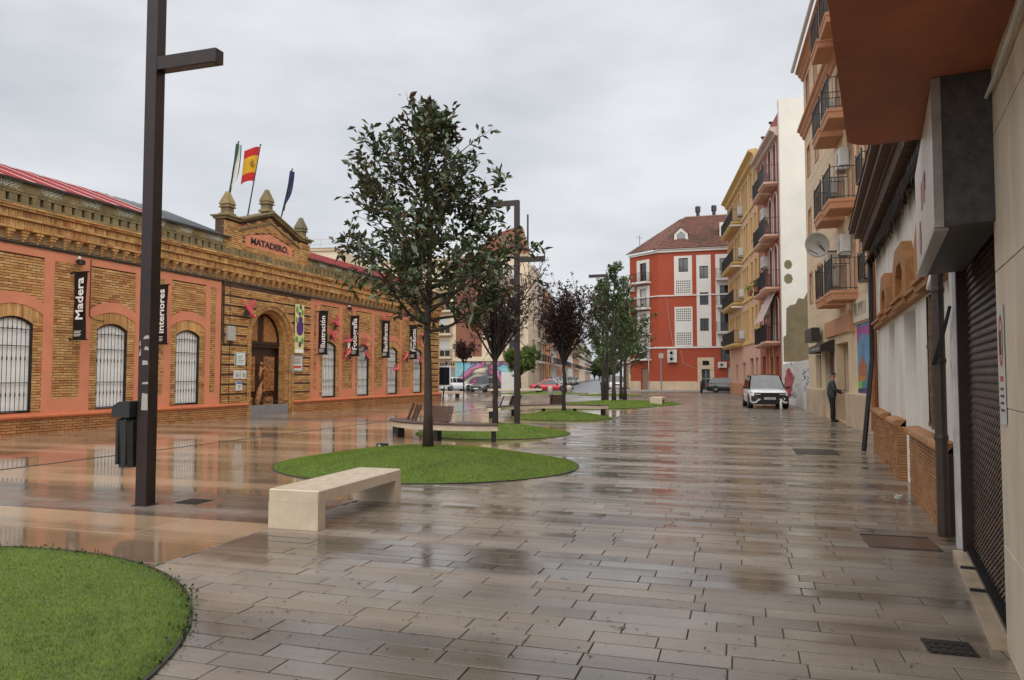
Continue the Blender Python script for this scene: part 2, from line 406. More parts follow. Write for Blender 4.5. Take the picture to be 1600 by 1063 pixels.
# ================================================================== GROUND AND PAVING
g = MB(); g.face([(-900,-300,-.03),(900,-300,-.03),(900,1500,-.03),(-900,1500,-.03)])
tag(g.build('ground', 'asphalt'), 'wet grey asphalt ground reaching to the far street', kind='structure')
g = MB(); g.face([(-60,-8,-.012),(6,-8,-.012),(6,73.8,-.012),(-60,73.8,-.012)])
pave = tag(g.build('pavement', 'bed'), 'wet plaza paving of narrow grey pavers and large beige slabs', kind='structure')
def wall_x(y): return (1.32 + .084*y) if y < 17.8 else (3.75 if y < 38 else (2.9 if y < 50 else 2.42 - .137*(y-50)))
BANDS = [(7.0, 8.62), (23.2, 24.8), (42.0, 43.6)]
EDGE = -4.78
def in_view(x, y): return y > 3.0 and -1.3*y - .4 < x < .36*y + .5
pieces_near = []
def tilt_box(mb, x0, x1, y0, y1, rt, sg=.0014):
    """paver whose top is not quite level: rows settle together, single stones a little more"""
    n = len(mb.v); g_ = random.gauss
    a, b = rt + g_(0,sg), g_(0,sg*.8)
    mb.v += [(x0,y0,-.012),(x1,y0,-.012),(x1,y1,-.012),(x0,y1,-.012),(x0,y0,-a-b),(x1,y0,-a+b),(x1,y1,a+b),(x0,y1,a-b)]
    for q in ((4,5,6,7),(0,1,5,4),(1,2,6,5),(2,3,7,6),(3,0,4,7)): mb.f.append(tuple(n+i for i in q)); mb.m.append(0)
far = MB()
y = -1.0
while y < 73.6:
    rowt = random.gauss(0,.0019)
    h = .197; x0 = EDGE if y < 46 else -18.0; x = x0 - random.uniform(0, .5); x1 = wall_x(y) + .3
    while x < x1:
        L = random.choice((.4,.4,.4,.8,.8)) if y < 30 else random.choice((.8,1.0,1.2))
        a = max(x, x0); b = x + L - .007; x += L
        if b - a < .05: continue
        if y < 8.2 and in_view((a+b)/2, y): pieces_near.append((a, b, y, y+h-.012))
        else: tilt_box(far, a, b, y, y+h-.012, rowt)
    y += h
pieces_near.sort(key=lambda p: p[2]+abs(p[0])*.1)
for p in pieces_near[295:]: far.box(p[0], p[1], p[2], p[3], -.012, 0, 0, 'b')
mesh_cache = {}
for a, b, c, d in pieces_near[:295]:
    k = round(b-a, 2)
    if k not in mesh_cache:
        mb = MB(); w_, d_ = (b-a)/2, (d-c)/2; e = .0025
        mb.v = [(-w_,-d_,-.012),(w_,-d_,-.012),(w_,d_,-.012),(-w_,d_,-.012),(-w_,-d_,-e),(w_,-d_,-e),(w_,d_,-e),(-w_,d_,-e),
                (-w_+e,-d_+e,0),(w_-e,-d_+e,0),(w_-e,d_-e,0),(-w_+e,d_-e,0)]
        for i in range(4):
            j = (i+1) % 4; mb.f += [(i,j,4+j,4+i),(4+i,4+j,8+j,8+i)]
        mb.f.append((8,9,10,11)); mb.m = [0]*len(mb.f)
        o = mb.build('paver', 'paver', pave); mesh_cache[k] = o.data
    else:
        o = bpy.data.objects.new('paver', mesh_cache[k]); col.objects.link(o); o.parent = pave
    o.location = ((a+b)/2, (c+d)/2, random.uniform(-.0015,.0015))
    o.rotation_euler = (random.gauss(0,.006), random.gauss(0,.003), 0)
tag(far.build('paver_field', 'paver', pave), kind='stuff')
# large beige slabs, gutter line and grey bands on the side of the brick hall
near_s = []; fs = MB(); bandm = MB()
y = 0.0
while y < 46:
    bd = next((b for b in BANDS if b[0] - .3 < y < b[1] - .02), None)
    if bd:
        yy = bd[0]
        while yy < bd[1] - .05:
            x = -18.6 - random.uniform(0,.4)
            while x < EDGE:
                L = random.choice((.4,.6,.8)); b = min(x+L-.008, EDGE-.008)
                if b - x > .03: bandm.box(x, b, yy, yy+.195, -.012, random.uniform(-.001,.001), 0, 'b')
                x += L
            yy += .2025
        y = bd[1]; continue
    nb = min([b[0] for b in BANDS if b[0] > y] + [46]); n = max(1, round((nb-y)/.9)); dy = (nb-y)/n
    for r in range(n):
        for (xa, xb, k) in ((-18.66, -12.22, 5), (-12.08, EDGE, 6)):
            wd = (xb-xa)/k
            for i in range(k):
                q = (xa+i*wd+.008, xa+(i+1)*wd-.008, y+r*dy+.008, y+(r+1)*dy-.008)
                cx_, cy_ = (q[0]+q[1])/2, (q[2]+q[3])/2
                if in_view(cx_, cy_) : near_s.append(q)
                else: fs.box(*q, -.012, 0, 0, 'b')
    y = nb
near_s.sort(key=lambda q: q[0]**2+q[2]**2)
sc = {}
for q in near_s[:290]:
    k = (round(q[1]-q[0],3), round(q[3]-q[2],3))
    if k not in sc:
        mb = MB(); mb.box(-k[0]/2, k[0]/2, -k[1]/2, k[1]/2, -.012, 0, 0, 'b'); o = mb.build('slab', 'slab', pave); sc[k] = o.data
    else: o = bpy.data.objects.new('slab', sc[k]); col.objects.link(o); o.parent = pave
    o.location = ((q[0]+q[1])/2, (q[2]+q[3])/2, random.uniform(-.001,.001))
    o.rotation_euler = (random.gauss(0,.0007), random.gauss(0,.0007), 0)
for q in near_s[290:]: fs.box(*q, -.012, random.uniform(-.001,.001), 0, 'b')
y = 46.0
while y < 73.5:
    x = -50.0
    while x < -18.1:
        fs.box(x, x+1.19, y, y+.89, -.012, random.uniform(-.001,.001), 0, 'b'); x += 1.2
    y += .9
tag(fs.build('slab_field', 'slab', pave), kind='stuff')
tag(bandm.build('paver_band', 'band_paver', pave), kind='stuff')
gm = MB(); gm.face([(-18.66,0,-.003),(-12.22,0,-.003),(-12.22,46,-.003),(-18.66,46,-.003)]); gm.face([(-12.08,0,-.003),(EDGE,0,-.003),(EDGE,46,-.003),(-12.08,46,-.003)])
tag(gm.build('slab_joints', 'grout', pave), kind='stuff')
dm = MB(); dm.box(-12.215, -12.085, 0, 46, -.011, -.002, 0, 'b')
for i in range(230):
    dm.box(-12.19, -12.11, i*.2+.03, i*.2+.17, -.004, .001, 1, 'b')
dm.build('drain_channel', ['grate', 'bin_plastic'], pave)

# lawns: circular mounds of artificial turf
def lawn(cx_, cy_, rx, ry, hgt, nblades, label, bl=.028, bw=.0055, rim=True, rz=0):
    def zf(q): return hgt * (1 - q*q)**1.3 if q < 1 else 0
    mb = MB(); nr, na = 14, 72
    ca, sa = math.cos(rz), math.sin(rz)
    def pt(q, t):
        a, b = rx*q*math.cos(t), ry*q*math.sin(t)
        return (a*ca-b*sa, a*sa+b*ca, zf(q) + .012)
    mb.v.append((0,0,hgt+.012))
    for i in range(1, nr+1):
        for k in range(na): mb.v.append(pt(i/nr, 2*math.pi*k/na))
    for k in range(na):
        mb.v.append((mb.v[1+(nr-1)*na+k][0], mb.v[1+(nr-1)*na+k][1], -.011))
    for k in range(na): mb.f.append((0, 1+k, 1+(k+1)%na))
    for i in range(nr):
        for k in range(na):
            a = 1+i*na+k; b = 1+i*na+(k+1)%na; mb.f.append((a, a+na, b+na, b))
    mb.m = [0]*len(mb.f)
    o = mb.build('lawn', 'turf_base', None, True, (cx_, cy_, 0)); tag(o, label, 'lawn', kind='structure')
    if rim:
        r2 = MB()
        for k in range(na):
            t0, t1 = 2*math.pi*k/na, 2*math.pi*(k+1)/na
            def e(q, t, z):
                a, b = (rx+q)*math.cos(t), (ry+q)*math.sin(t); return (a*ca-b*sa, a*sa+b*ca, z)
            r2.face([e(0,t0,.016), e(.02,t0,.016), e(.02,t1,.016), e(0,t1,.016)])
            r2.face([e(.02,t0,.016), e(.02,t0,-.01), e(.02,t1,-.01), e(.02,t1,.016)])
        r2.build('edging', 'frame_dark', o)
    q = np.sqrt(rng.random(nblades)) * .998; t = rng.random(nblades)*2*np.pi
    a, b = rx*q*np.cos(t), ry*q*np.sin(t)
    X, Y = a*ca-b*sa, a*sa+b*ca; Z = hgt*(1-q*q)**1.3 + .010
    L = bl*(.6+.8*rng.random(nblades)); th = rng.random(nblades)*2*np.pi; ln = rng.random(nblades)*.8
    dx, dy = np.cos(th), np.sin(th); ph = rng.random(nblades)*2*np.pi
    V = np.zeros((nblades, 3, 3))
    V[:,0] = np.stack([X-dx*bw/2, Y-dy*bw/2, Z], 1); V[:,1] = np.stack([X+dx*bw/2, Y+dy*bw/2, Z], 1)
    V[:,2] = np.stack([X+np.cos(ph)*L*ln, Y+np.sin(ph)*L*ln, Z+L*(1-.4*ln)], 1)
    tag(tri_cloud('grass', V.reshape(-1,3), 3, 'turf', o), kind='stuff')
    return o
def lawn_z(q, hgt): return hgt*(1-q*q)**1.3 + .012
lawn(-6.0, 2.2, 3.15, 3.15, .10, 170000, 'round artificial lawn with weeds along its dark edge, no tree on it', .02, .0055)
lawn(-5.5, 12.5, 2.75, 2.45, .30, 80000, 'round lawn mound carrying the tall magnolia beside the stone bench', .03, .008)
lawn(-6.7, 19.8, 2.15, 2.1, .25, 26000, 'round lawn mound partly ringed by the first curved wooden bench', .035, .012)
lawn(-6.6, 27.7, 1.95, 1.7, .25, 16000, 'small round lawn mound with a purple-leaved tree inside the curved bench', .04, .016)
lawn(-7.0, 40.6, 3.0, 6.4, .22, 24000, 'long lawn mound with a row of evergreen trees and a concrete block', .05, .03, True, R(-20))
lawn(-17.5, 66.0, 4.2, 2.2, .12, 5000, 'flat lawn strip beside the long white bench near the road', .05, .04)
lawn(-10.5, 61.0, 2.6, 2.4, .12, 4000, 'flat lawn patch behind the evergreen trees by the road', .05, .04)

# ================================================================== BRICK HALL
hall = empty('brick_hall', (-18.7, 0, 0), R(90), 'long yellow-brick hall with pink stucco frames, barred windows and gabled portal', 'building')
U0, U1 = 9.6, 44.3
WINS = [(11.15,12.32),(14.45,15.62),(17.74,18.91),(21.03,22.20),(30.42,31.60),(33.73,34.91),(37.10,38.28),(40.45,41.63)]
PANS = [(12.95,13.85),(16.22,17.14),(19.53,20.45),(22.72,23.02),(29.62,29.86),(32.15,33.17),(35.47,36.50),(38.80,40.02)]
WZ0, WZS, WRISE = .60, 3.02, .2
def winloop(a, b): return [(a,WZ0),(b,WZ0)] + arch(a, b, WZS, WRISE, 8)
PC, PH, PS = 26.38, 1.32, 3.05       # portal centre, half width, springing
door_loop = [(PC-PH, .0),(PC+PH, .0)] + arch(PC-PH, PC+PH, PS, PH-.001, 16)
wl = MB(); wl.plate(rect(U0, U1, 0, 6.4), 0, .55, [winloop(a,b) for a,b in WINS] + [[(x, max(z,.02)) for x, z in door_loop]])
wl.box(U0, U1, .55, .8, 6.0, 6.4)
wl.face([(U1,0,0),(U1,14,0),(U1,14,6.4),(U1,0,6.4)])
wl.build('wall', 'mortar', hall)
# stucco frame around brick panels
def frame_part(a, b):
    holes = []
    for p in PANS:
        if a < p[0] < b: holes.append(rect(p[0], p[1], .95, 4.88))
    for p in WINS:
        if a < p[0] < b:
            l, r = p[0]-.27, p[1]+.28
            holes.append([(l,.565),(r,.565)] + arch(l, r, 3.30, .27, 10))
            holes.append([(l,4.92)] + [(x, z) for x, z in arch(l, r, 3.62, .27, 10)][::-1] + [(r,4.92)])
    m = MB(); m.plate(rect(a, b, .56, 5.16), -.04, .01, holes); return m
frame_part(U0, 23.3).build('stucco_frame', 'pink', hall)
frame_part(29.36, 42.9).build('stucco_frame', 'pink', hall)
for a, b in PANS:
    m = MB(); bricks(m, a, b, .95, 4.88, 0); tag(m.build('brick_panel', 'brick', hall), kind='stuff')
def arc_z(x, l, r, z, rise):
    c = (l+r)/2; h = (r-l)/2; rr = (h*h+rise*rise)/(2*rise); return z+rise-rr+math.sqrt(max(0, rr*rr-(x-c)**2))
for a, b in WINS:
    l, r = a-.27, b+.28
    m = MB(); bricks(m, l, r, 3.6, 4.92, 0, lambda x, z: z > arc_z(x, l, r, 3.62, .27)-.03)
    bricks(m, l, a-.003, .565, 3.25, 0); bricks(m, b+.003, r, .565, 3.25, 0)
    n = 26                                # voussoirs of the flat arch
    c = (l+r)/2
    for i in range(n):
        x0, x1 = l+(r-l)*i/n+.004, l+(r-l)*(i+1)/n-.004
        def bt(x):
            xx = min(max(x, a), b); return max(arc_z(xx, a, b, WZS, WRISE) + .004, 0)
        zb0, zb1 = (bt(x0), bt(x1)); zt0, zt1 = arc_z(x0,l,r,3.30,.27)+.02, arc_z(x1,l,r,3.30,.27)+.02
        dd = -.018-random.uniform(-.005,.005)
        m.face([(x0,dd,zb0),(x1,dd,zb1),(x1,dd,zt1),(x0,dd,zt0)]); m.face([(x0,0,zb0),(x1,0,zb1),(x1,dd,zb1),(x0,dd,zb0)])
        m.face([(x0,0,zb0),(x0,dd,zb0),(x0,dd,zt0),(x0,0,zt0)]); m.face([(x1,dd,zb1),(x1,0,zb1),(x1,0,zt1),(x1,dd,zt1)])
    tag(m.build('brick_panel', 'brick', hall), kind='stuff')
# windows: white slatted blinds behind black bars
def window(a, b):
    o = empty('window'); o.parent = hall; o.location = (a, 0, 0)
    W = b-a
    f = MB(); f.plate(winloop(0, W), .05, .11, [[(.03,WZ0+.03),(W-.03,WZ0+.03)] + [(x, z-.03) for x, z in arch(.03, W-.03, WZS, WRISE-.01, 8)]])
    f.build('frame', 'frame_dark', o)
    bl = MB(); z = WZ0+.05
    while z < 3.17:
        zt = z+.062
        for (s0, s1) in ((.03, W/2-.02), (W/2+.02, W-.03)):
            bl.face([(s0,.085,z),(s1,.085,z),(s1,.09,zt),(s0,.09,zt)])
            bl.face([(s0,.09,zt),(s1,.09,zt),(s1,.085,zt+.002),(s0,.085,zt+.002)])
        z += .064
    bl.box(W/2-.02, W/2+.02, .08, .1, WZ0+.05, 3.17, 0, 'kb')
    bl.build('blind', 'white_blind', o)
    g_ = MB(); nb = 9
    for i in range(nb):
        x = .06+(W-.12)*i/(nb-1); zt = arc_z(x, 0, W, WZS, WRISE)-.02
        ks = [WZ0+.02, 1.02, 1.10, 1.18, 2.0, 2.08, 2.16, zt-.35, zt-.29, zt-.23, zt]
        g_.path([(x,.02,k) for k in ks], [.008,.008,.019,.008,.008,.019,.008,.008,.017,.008,.008], 6)
    for z in (WZ0+.06, 1.42, 2.42, 2.88):
        g_.box(.0, W, .007, .033, z-.011, z+.011)
    pts = [(x,.02,z-.03) for x, z in arch(.02, W-.02, WZS, WRISE, 8)]
    g_.path([(W-.02,.02,WZ0)] + pts + [(.02,.02,WZ0)], .013, 6)
    g_.build('bars', 'black_iron', o)
    s = MB(); s.box(-.02, W+.02, -.03, .2, WZ0-.035, WZ0-.002); s.build('sill', 'cap_red', o)
for a, b in WINS: window(a, b)
# plinth with rounded red cap, interrupted at the portal
for a, b in ((U0, PC-PH-.25), (PC+PH+.25, U1+.1)):
    m = MB(); m.box(a, b, -.10, .0, 0, .42, 0, 'k'); m.build('plinth', 'mortar', hall)
    m = MB(); bricks(m, a, b, .0, .42, -.10); tag(m.build('plinth_brick', 'brick_red', hall), kind='stuff')
    m = MB(); prof = [(-.10+.0, .42),(-.15,.43),(-.185,.47),(-.185,.51),(-.15,.55),(-.03,.575),(.0,.575)]
    for i in range(len(prof)-1):
        m.face([(a,prof[i][0],prof[i][1]),(b,prof[i][0],prof[i][1]),(b,prof[i+1][0],prof[i+1][1]),(a,prof[i+1][0],prof[i+1][1])])
    for e in (a, b): m.face([(e,y,z) for y, z in prof])
    m.build('plinth_cap', 'cap_red', hall, True)
# portal bay: banded brick, deep arch, carved door
m = MB()
def inport(x, z):
    r = math.hypot(x-PC, max(0, z-PS)); return r > PH+.24 and not (abs(x-PC) < PH+.24 and z < PS)
z = .58; k = 0
while z < 5.1:
    zt = min(z+.36, 5.12); bricks(m, 23.34, 29.32, z, zt-.03, -.06 if True else 0, inport, d=.018)
    z += .375
tag(m.build('brick_banding', 'brick', hall), kind='stuff')
m = MB(); m.plate(rect(23.34, 29.32, .56, 5.14), -.055, .0, [[(PC-PH-.2,.58),(PC+PH+.2,.58)] + arch(PC-PH-.2, PC+PH+.2, PS, PH+.2-.001, 20)])
m.build('portal_bay', 'mortar', hall)
m = MB()      # arch rings of bricks on edge, three orders stepping in
for (ra, rb, yy, n) in ((PH+.12, PH+.27, -.13, 74), (PH-.03, PH+.115, -.075, 66), (PH-.16, PH-.035, .10, 60)):
    for i in range(n):
        t0 = math.pi*i/n+.006; t1 = math.pi*(i+1)/n-.006; q = []
        for t, r in ((t0,ra),(t1,ra),(t1,rb),(t0,rb)): q.append((PC+r*math.cos(t), yy-random.uniform(0,.006), PS+r*math.sin(t)))
        m.face(q); m.face([q[0], (q[0][0],yy+.25,q[0][2]), (q[1][0],yy+.25,q[1][2]), q[1]][::-1]); m.face([q[3], q[2], (q[2][0],yy+.25,q[2][2]), (q[3][0],yy+.25,q[3][2])][::-1])
    for s in (-1, 1):
        a, b = sorted((PC+s*ra, PC+s*rb)); bricks(m, a, b, 0.0, PS-.003, yy+.02, bl=.5)
        mm = s*ra
        zz = 0.0
        while zz < PS:      # jamb bricks facing into the opening
            xj = PC+s*ra
            m.face([(xj,yy,zz),(xj,yy+.25,zz),(xj,yy+.25,zz+.052),(xj,yy,zz+.052)]); zz += .062
tag(m.build('portal_arch', 'brick', hall), kind='stuff')
d = empty('door'); d.parent = hall; d.location = (PC, .42, 0)
m = MB(); m.plate([(-PH,.02),(PH,.02)] + arch(-PH, PH, PS, PH-.001, 16), .1, .14); m.build('door_leaf', 'dark_wood', d)
m = MB(); m.box(-PH, PH, -.06, .1, 2.78, 3.02); m.box(-PH, PH, -.10, .1, 2.93, 3.0)
for i in range(18): m.box(-PH+.08+i*.142, -PH+.16+i*.142, -.09, -.06, 2.80, 2.90)
m.build('transom', 'dark_wood', d)
m = MB(); m.plate([(-PH+.17,3.04),(-.22,3.04)] + [(x, z) for x, z in arch(-PH+.17, PH-.17, 3.05, PH-.2, 16) if x < -.2][::1], .02, .1)
m.plate([(.22,3.04),(PH-.17,3.04)] + [(x, z) for x, z in arch(-PH+.17, PH-.17, 3.05, PH-.2, 16) if x > .2], .02, .1)
m.build('fanlight_carving', 'carved_wood', d)
random.seed(31)
def carved(x0, x1, z0, z1):
    q = MB(); q.box(x0, x1, .045, .1, z0, z1, 0, 'k')
    for i in range(int((x1-x0)*(z1-z0)*95)):
        cx_, cz_ = random.uniform(x0+.07, x1-.07), random.uniform(z0+.08, z1-.08); a = random.uniform(0, 6.28); L = random.uniform(.05,.13)
        pts = [(cx_+L*(t-.5)*math.cos(a+t), .04-.03*math.sin(t*3.14), cz_+L*(t-.5)*math.sin(a+t)*1.6) for t in (0,.35,.7,1)]
        q.path(pts, [.008,.024,.022,.006], 5)
    return q
for (x0, x1, z0, z1) in ((-1.08,-.32,.98,2.42),(.30,1.0,.98,2.42),(-1.05,-.42,.10,.74),(.32,.95,.10,.74)):
    carved(x0, x1, z0, z1).build('carved_panel', 'carved_wood', d)
m = MB()     # carved figures crossing the meeting stile
m.path([(-.02,-.02,2.0),(-.06,-.05,1.85),(-.12,-.05,1.6),(-.08,-.03,1.4)], [.05,.08,.07,.03], 8)
m.lathe([(.0,-.075),(.06,-.05),(.075,0),(.06,.05),(0,.075)], 10, (-.02,-.05,2.12))
m.path([(-.05,-.05,1.86),(.12,-.06,1.92),(.3,-.03,2.0)], [.04,.035,.02], 6)
m.path([(-.3,0,.15),(-.26,-.05,.55),(-.16,-.07,.95),(-.06,-.05,1.2),(.12,-.04,1.42)], [.09,.13,.13,.06,.02], 8)
m.path([(-.1,-.04,1.0),(.2,-.05,.98),(.42,-.03,.72)], [.06,.05,.02], 6)
m.build('carved_figure', 'carved_wood', d, True)
m = MB(); m.box(PC-PH+.0, PC+PH-.0, -.06, -.03, .0, .44); m.build('flood_barrier', 'steel', hall)
# eaves: cable, corbels, stepped courses, ledge
m = MB(); m.path([(U0,-.07,5.20),(23.2,-.07,5.19),(29.4,-.12,5.17),(U1,-.07,5.2)], .03, 6); m.path([(U0,-.05,5.25),(U1,-.05,5.26)], .018, 6); m.build('cable', 'black_iron', hall)
m = MB(); m.box(U0, U1, -.06, .2, 5.14, 6.30, 0, 'k'); m.build('cornice_back', 'cornice_panel', hall)
m = MB(); u = U0
while u < U1-.2:
    for (hw, z0, z1, p) in ((.03,5.24,5.31,.09),(.05,5.315,5.385,.12),(.075,5.39,5.46,.15),(.10,5.465,5.535,.18)):
        m.box(u-hw, u-.004, -p, -.05, z0, z1, 0, 'k'); m.box(u+.004, u+hw, -p-.004, -.05, z0, z1, 0, 'k')
    u += .43
tag(m.build('corbels', 'brick', hall), kind='stuff')
m = MB()
bricks(m, U0, U1, 5.55, 5.61, -.19, bl=.25); bricks(m, U0, U1, 5.615, 5.81, -.17, bl=.085, bh=.195, d=.02)
bricks(m, U0, U1, 5.815, 5.875, -.25, bl=.25); bricks(m, U0, U1, 5.88, 6.05, -.23, bl=.085, bh=.17, d=.02)
bricks(m, U0, U1, 6.055, 6.11, -.31, bl=.25); bricks(m, U0, U1, 6.115, 6.175, -.35, bl=.25)
for (a, b, c, d_) in ((5.545,5.612,-.19,0),(5.61,5.815,-.17,0),(5.812,5.878,-.25,0),(5.876,6.055,-.23,0),(6.05,6.115,-.31,0),(6.112,6.18,-.35,0)):
    m.box(U0, U1+.02, c, -.04, a, b, 0, 'k')
tag(m.build('cornice_courses', 'brick', hall), kind='stuff')
m = MB(); m.box(U0, U1+.05, -.38, .1, 6.18, 6.225); m.build('ledge', 'brick_moss', hall)
# parapet with small openings, mossy humps and pale lattice
m = MB(); u = U0
while u < U1:
    if not (23.5 < u < 23.5): m.box(u, u+.23, -.14, .12, 6.225, 6.50, 0, 'b')
    u += .34
tag(m.build('parapet_blocks', 'brick_moss', hall), kind='stuff')
m = MB(); m.box(U0, U1, .02, .12, 6.2, 6.50); m.build('parapet_back', 'mortar_moss', hall)
GA, GB = 23.3, 29.1
m = MB()
for a, b in ((U0, GA), (GB, U1)):
    m.box(a, b, -.13, .12, 6.50, 6.66, 0); bricks(m, a, b, 6.50, 6.66, -.13)
    u = a+.45
    while u < b-.43:
        m.plate([(u-.36,6.655),(u+.36,6.655)] + [(u+.36*math.cos(t), 6.655+.21*math.sin(t)) for t in (.3,.7,1.1,1.57,2.04,2.44,2.84)], -.135, .1); u += 1.32
tag(m.build('parapet', 'brick_moss', hall), kind='stuff')
m = MB()
for a, b in ((U0, GA), (GB, U1)):
    z = 6.665; k = 0
    while z < 6.87:
        u = a + (.07 if k % 2 else 0)
        while u < b-.1:
            m.box(u, u+.105, -.12, .08, z, z+.035, 0, 'k'); u += .15
        z += .042; k += 1
    m.box(a, b, .05, .09, 6.66, 6.88)
tag(m.build('parapet_lattice', 'lattice', hall), kind='stuff')
# roof: red sheets with pale seams, dark glazed stretch next to the gable
def roof_part(a, b, mat, seam, step):
    m = MB(); m.face([(a,-.22,6.89),(b,-.22,6.89),(b,2.9,8.1),(a,2.9,8.1)]); m.face([(a,2.9,8.1),(b,2.9,8.1),(b,9,5.9),(a,9,5.9)])
    m.box(a, b, -.24, -.19, 6.84, 6.90, 1); r = m.build('roof', [mat, 'frame_dark'], hall)
    s = MB(); u = a+.1
    while u < b:
        w_ = .022
        s.face([(u,-.23,6.905),(u+w_,-.23,6.905),(u+w_,2.9,8.112),(u,2.9,8.112)]); s.face([(u,-.23,6.905),(u,2.9,8.112),(u,2.9,8.07),(u,-.23,6.87)]); s.face([(u+w_,-.23,6.905),(u+w_,-.23,6.87),(u+w_,2.9,8.07),(u+w_,2.9,8.112)])
        if seam == 'roof_seam':
            s.face([(u+.25,2.3,7.895),(u+.6,2.3,7.895),(u+.6,2.5,7.97),(u+.25,2.5,7.97)])
        u += step
    s.build('roof_seam', seam, r)
roof_part(U0, 20.2, 'roof_red', 'roof_seam', .95); roof_part(20.2, 23.6, 'glass_light', 'roof_metal', .4)
roof_part(28.9, U1+.2, 'roof_red', 'frame_dark', 1.3)
# gable with piers, name panel, finials
gp = [(23.35,6.2),(29.05,6.2),(29.05,7.62),(28.3,7.62),(26.2,8.32),(24.1,7.62),(23.35,7.62)]
m = MB(); m.plate(gp, -.05, .35, back=True); m.build('gable', 'mortar', hall)
m = MB()
def ing(x, z):
    top = 7.5 if (x < 24.1 or x > 28.3) else 7.5 + (1-abs(x-26.2)/2.1)*.68
    return z < top - .08 and not (24.55 < x < 27.85 and 6.72 < z < 7.15 + (1-abs(x-26.2)/1.65)*.36)
bricks(m, 23.35, 29.05, 6.23, 8.3, -.05, ing)
for a, b in ((23.3,24.1),(28.3,29.1)): bricks(m, a, b, 6.23, 7.5, -.09, d=.03)
tag(m.build('gable_brick', 'brick', hall), kind='stuff')
m = MB(); m.plate([(24.6,6.74),(27.8,6.74),(27.8,7.14),(26.2,7.47),(24.6,7.14)], -.075, .0); m.build('name_panel', 'pink', hall)
text('lettering', 'MATADERO.', .36, 'bird_dark', hall, (26.2, -.085, 6.98), bold=.008, ext=.012, sx=1.28)
m = MB()
def strip(pts, y0, y1, h):
    for (xa, za), (xb, zb) in zip(pts, pts[1:]):
        m.face([(xa,y0,za),(xb,y0,zb),(xb,y0,zb+h),(xa,y0,za+h)]); m.face([(xa,y0,za+h),(xb,y0,zb+h),(xb,y1,zb+h),(xa,y1,za+h)]); m.face([(xa,y1,za),(xb,y1,zb),(xb,y0,zb),(xa,y0,za)])
    for (x, z) in (pts[0], pts[-1]): m.face([(x,y0,z),(x,y0,z+h),(x,y1,z+h),(x,y1,z)])
top = [(23.3,7.58),(24.15,7.58),(26.2,8.26),(28.25,7.58),(29.1,7.58)]
strip(top, -.20, .42, .09); strip([(x + (-.08 if x < 24 else (.08 if x > 28.5 else 0)), z+.09) for x, z in top], -.27, .48, .06); strip([(x, z-.34) for x, z in top], -.12, .0, .06)
m.build('gable_coping', 'brick_moss', hall)
fin = MB(); fin.cbox(-.30,.30,-.30,.30,0,.12,.02); fin.cbox(-.22,.22,-.22,.22,.12,.36,.02); fin.cbox(-.29,.29,-.29,.29,.36,.42,.015); fin.cbox(-.25,.25,-.25,.25,.42,.5,.015)
fin.v += [(-.29,-.29,.5),(.29,-.29,.5),(.29,.29,.5),(-.29,.29,.5),(-.24,-.24,.64),(.24,-.24,.64),(.24,.24,.64),(-.24,.24,.64),(-.07,-.07,1.06),(.07,-.07,1.06),(.07,.07,1.06),(-.07,.07,1.06)]
nb = len(fin.v)-12
for r in (0, 4):
    for i in range(4): fin.f.append((nb+r+i, nb+r+(i+1)%4, nb+r+4+(i+1)%4, nb+r+4+i)); fin.m.append(0)
fin.f.append((nb+8,nb+9,nb+10,nb+11)); fin.m.append(0); fin.f.append((nb+3,nb+2,nb+1,nb)); fin.m.append(0)
f0 = fin.build('finial', 'brick_moss', hall, loc=(23.72,.1,7.73)); f0.scale = (.8,.8,.9)
link_copy(f0, hall, (26.2,.12,8.40)); link_copy(f0, hall, (28.68,.1,7.73))
# right corner pilaster of brick
m = MB(); z = .58
while z < 5.1: bricks(m, 42.95, U1, z, min(z+.36, 5.12)-.03, -.03); z += .375
tag(m.build('brick_banding', 'brick', hall), kind='stuff')
# electrical boxes and downpipe on the hall
m = MB(); m.cbox(23.55,23.95,-.22,-.06,2.95,3.5,.02); m.build('meter_box', 'box_grey', hall)
m = MB(); m.path([(23.36,-.10,5.2),(23.36,-.10,2.9),(23.45,-.1,2.8),(23.9,-.1,2.85)], .035, 6); m.build('downpipe', 'frame_dark', hall)
m = MB(); m.path([(23.75,-.09,5.1),(23.75,-.09,.05)], .012, 5); m.build('cable_run', 'frame_dark', hall)
m = MB(); m.path([(17.42,-.06,5.1),(17.42,-.06,3.4),(17.6,-.06,3.3),(17.95,-.06,3.28)], .014, 5); m.build('cable_run', 'frame_dark', hall)

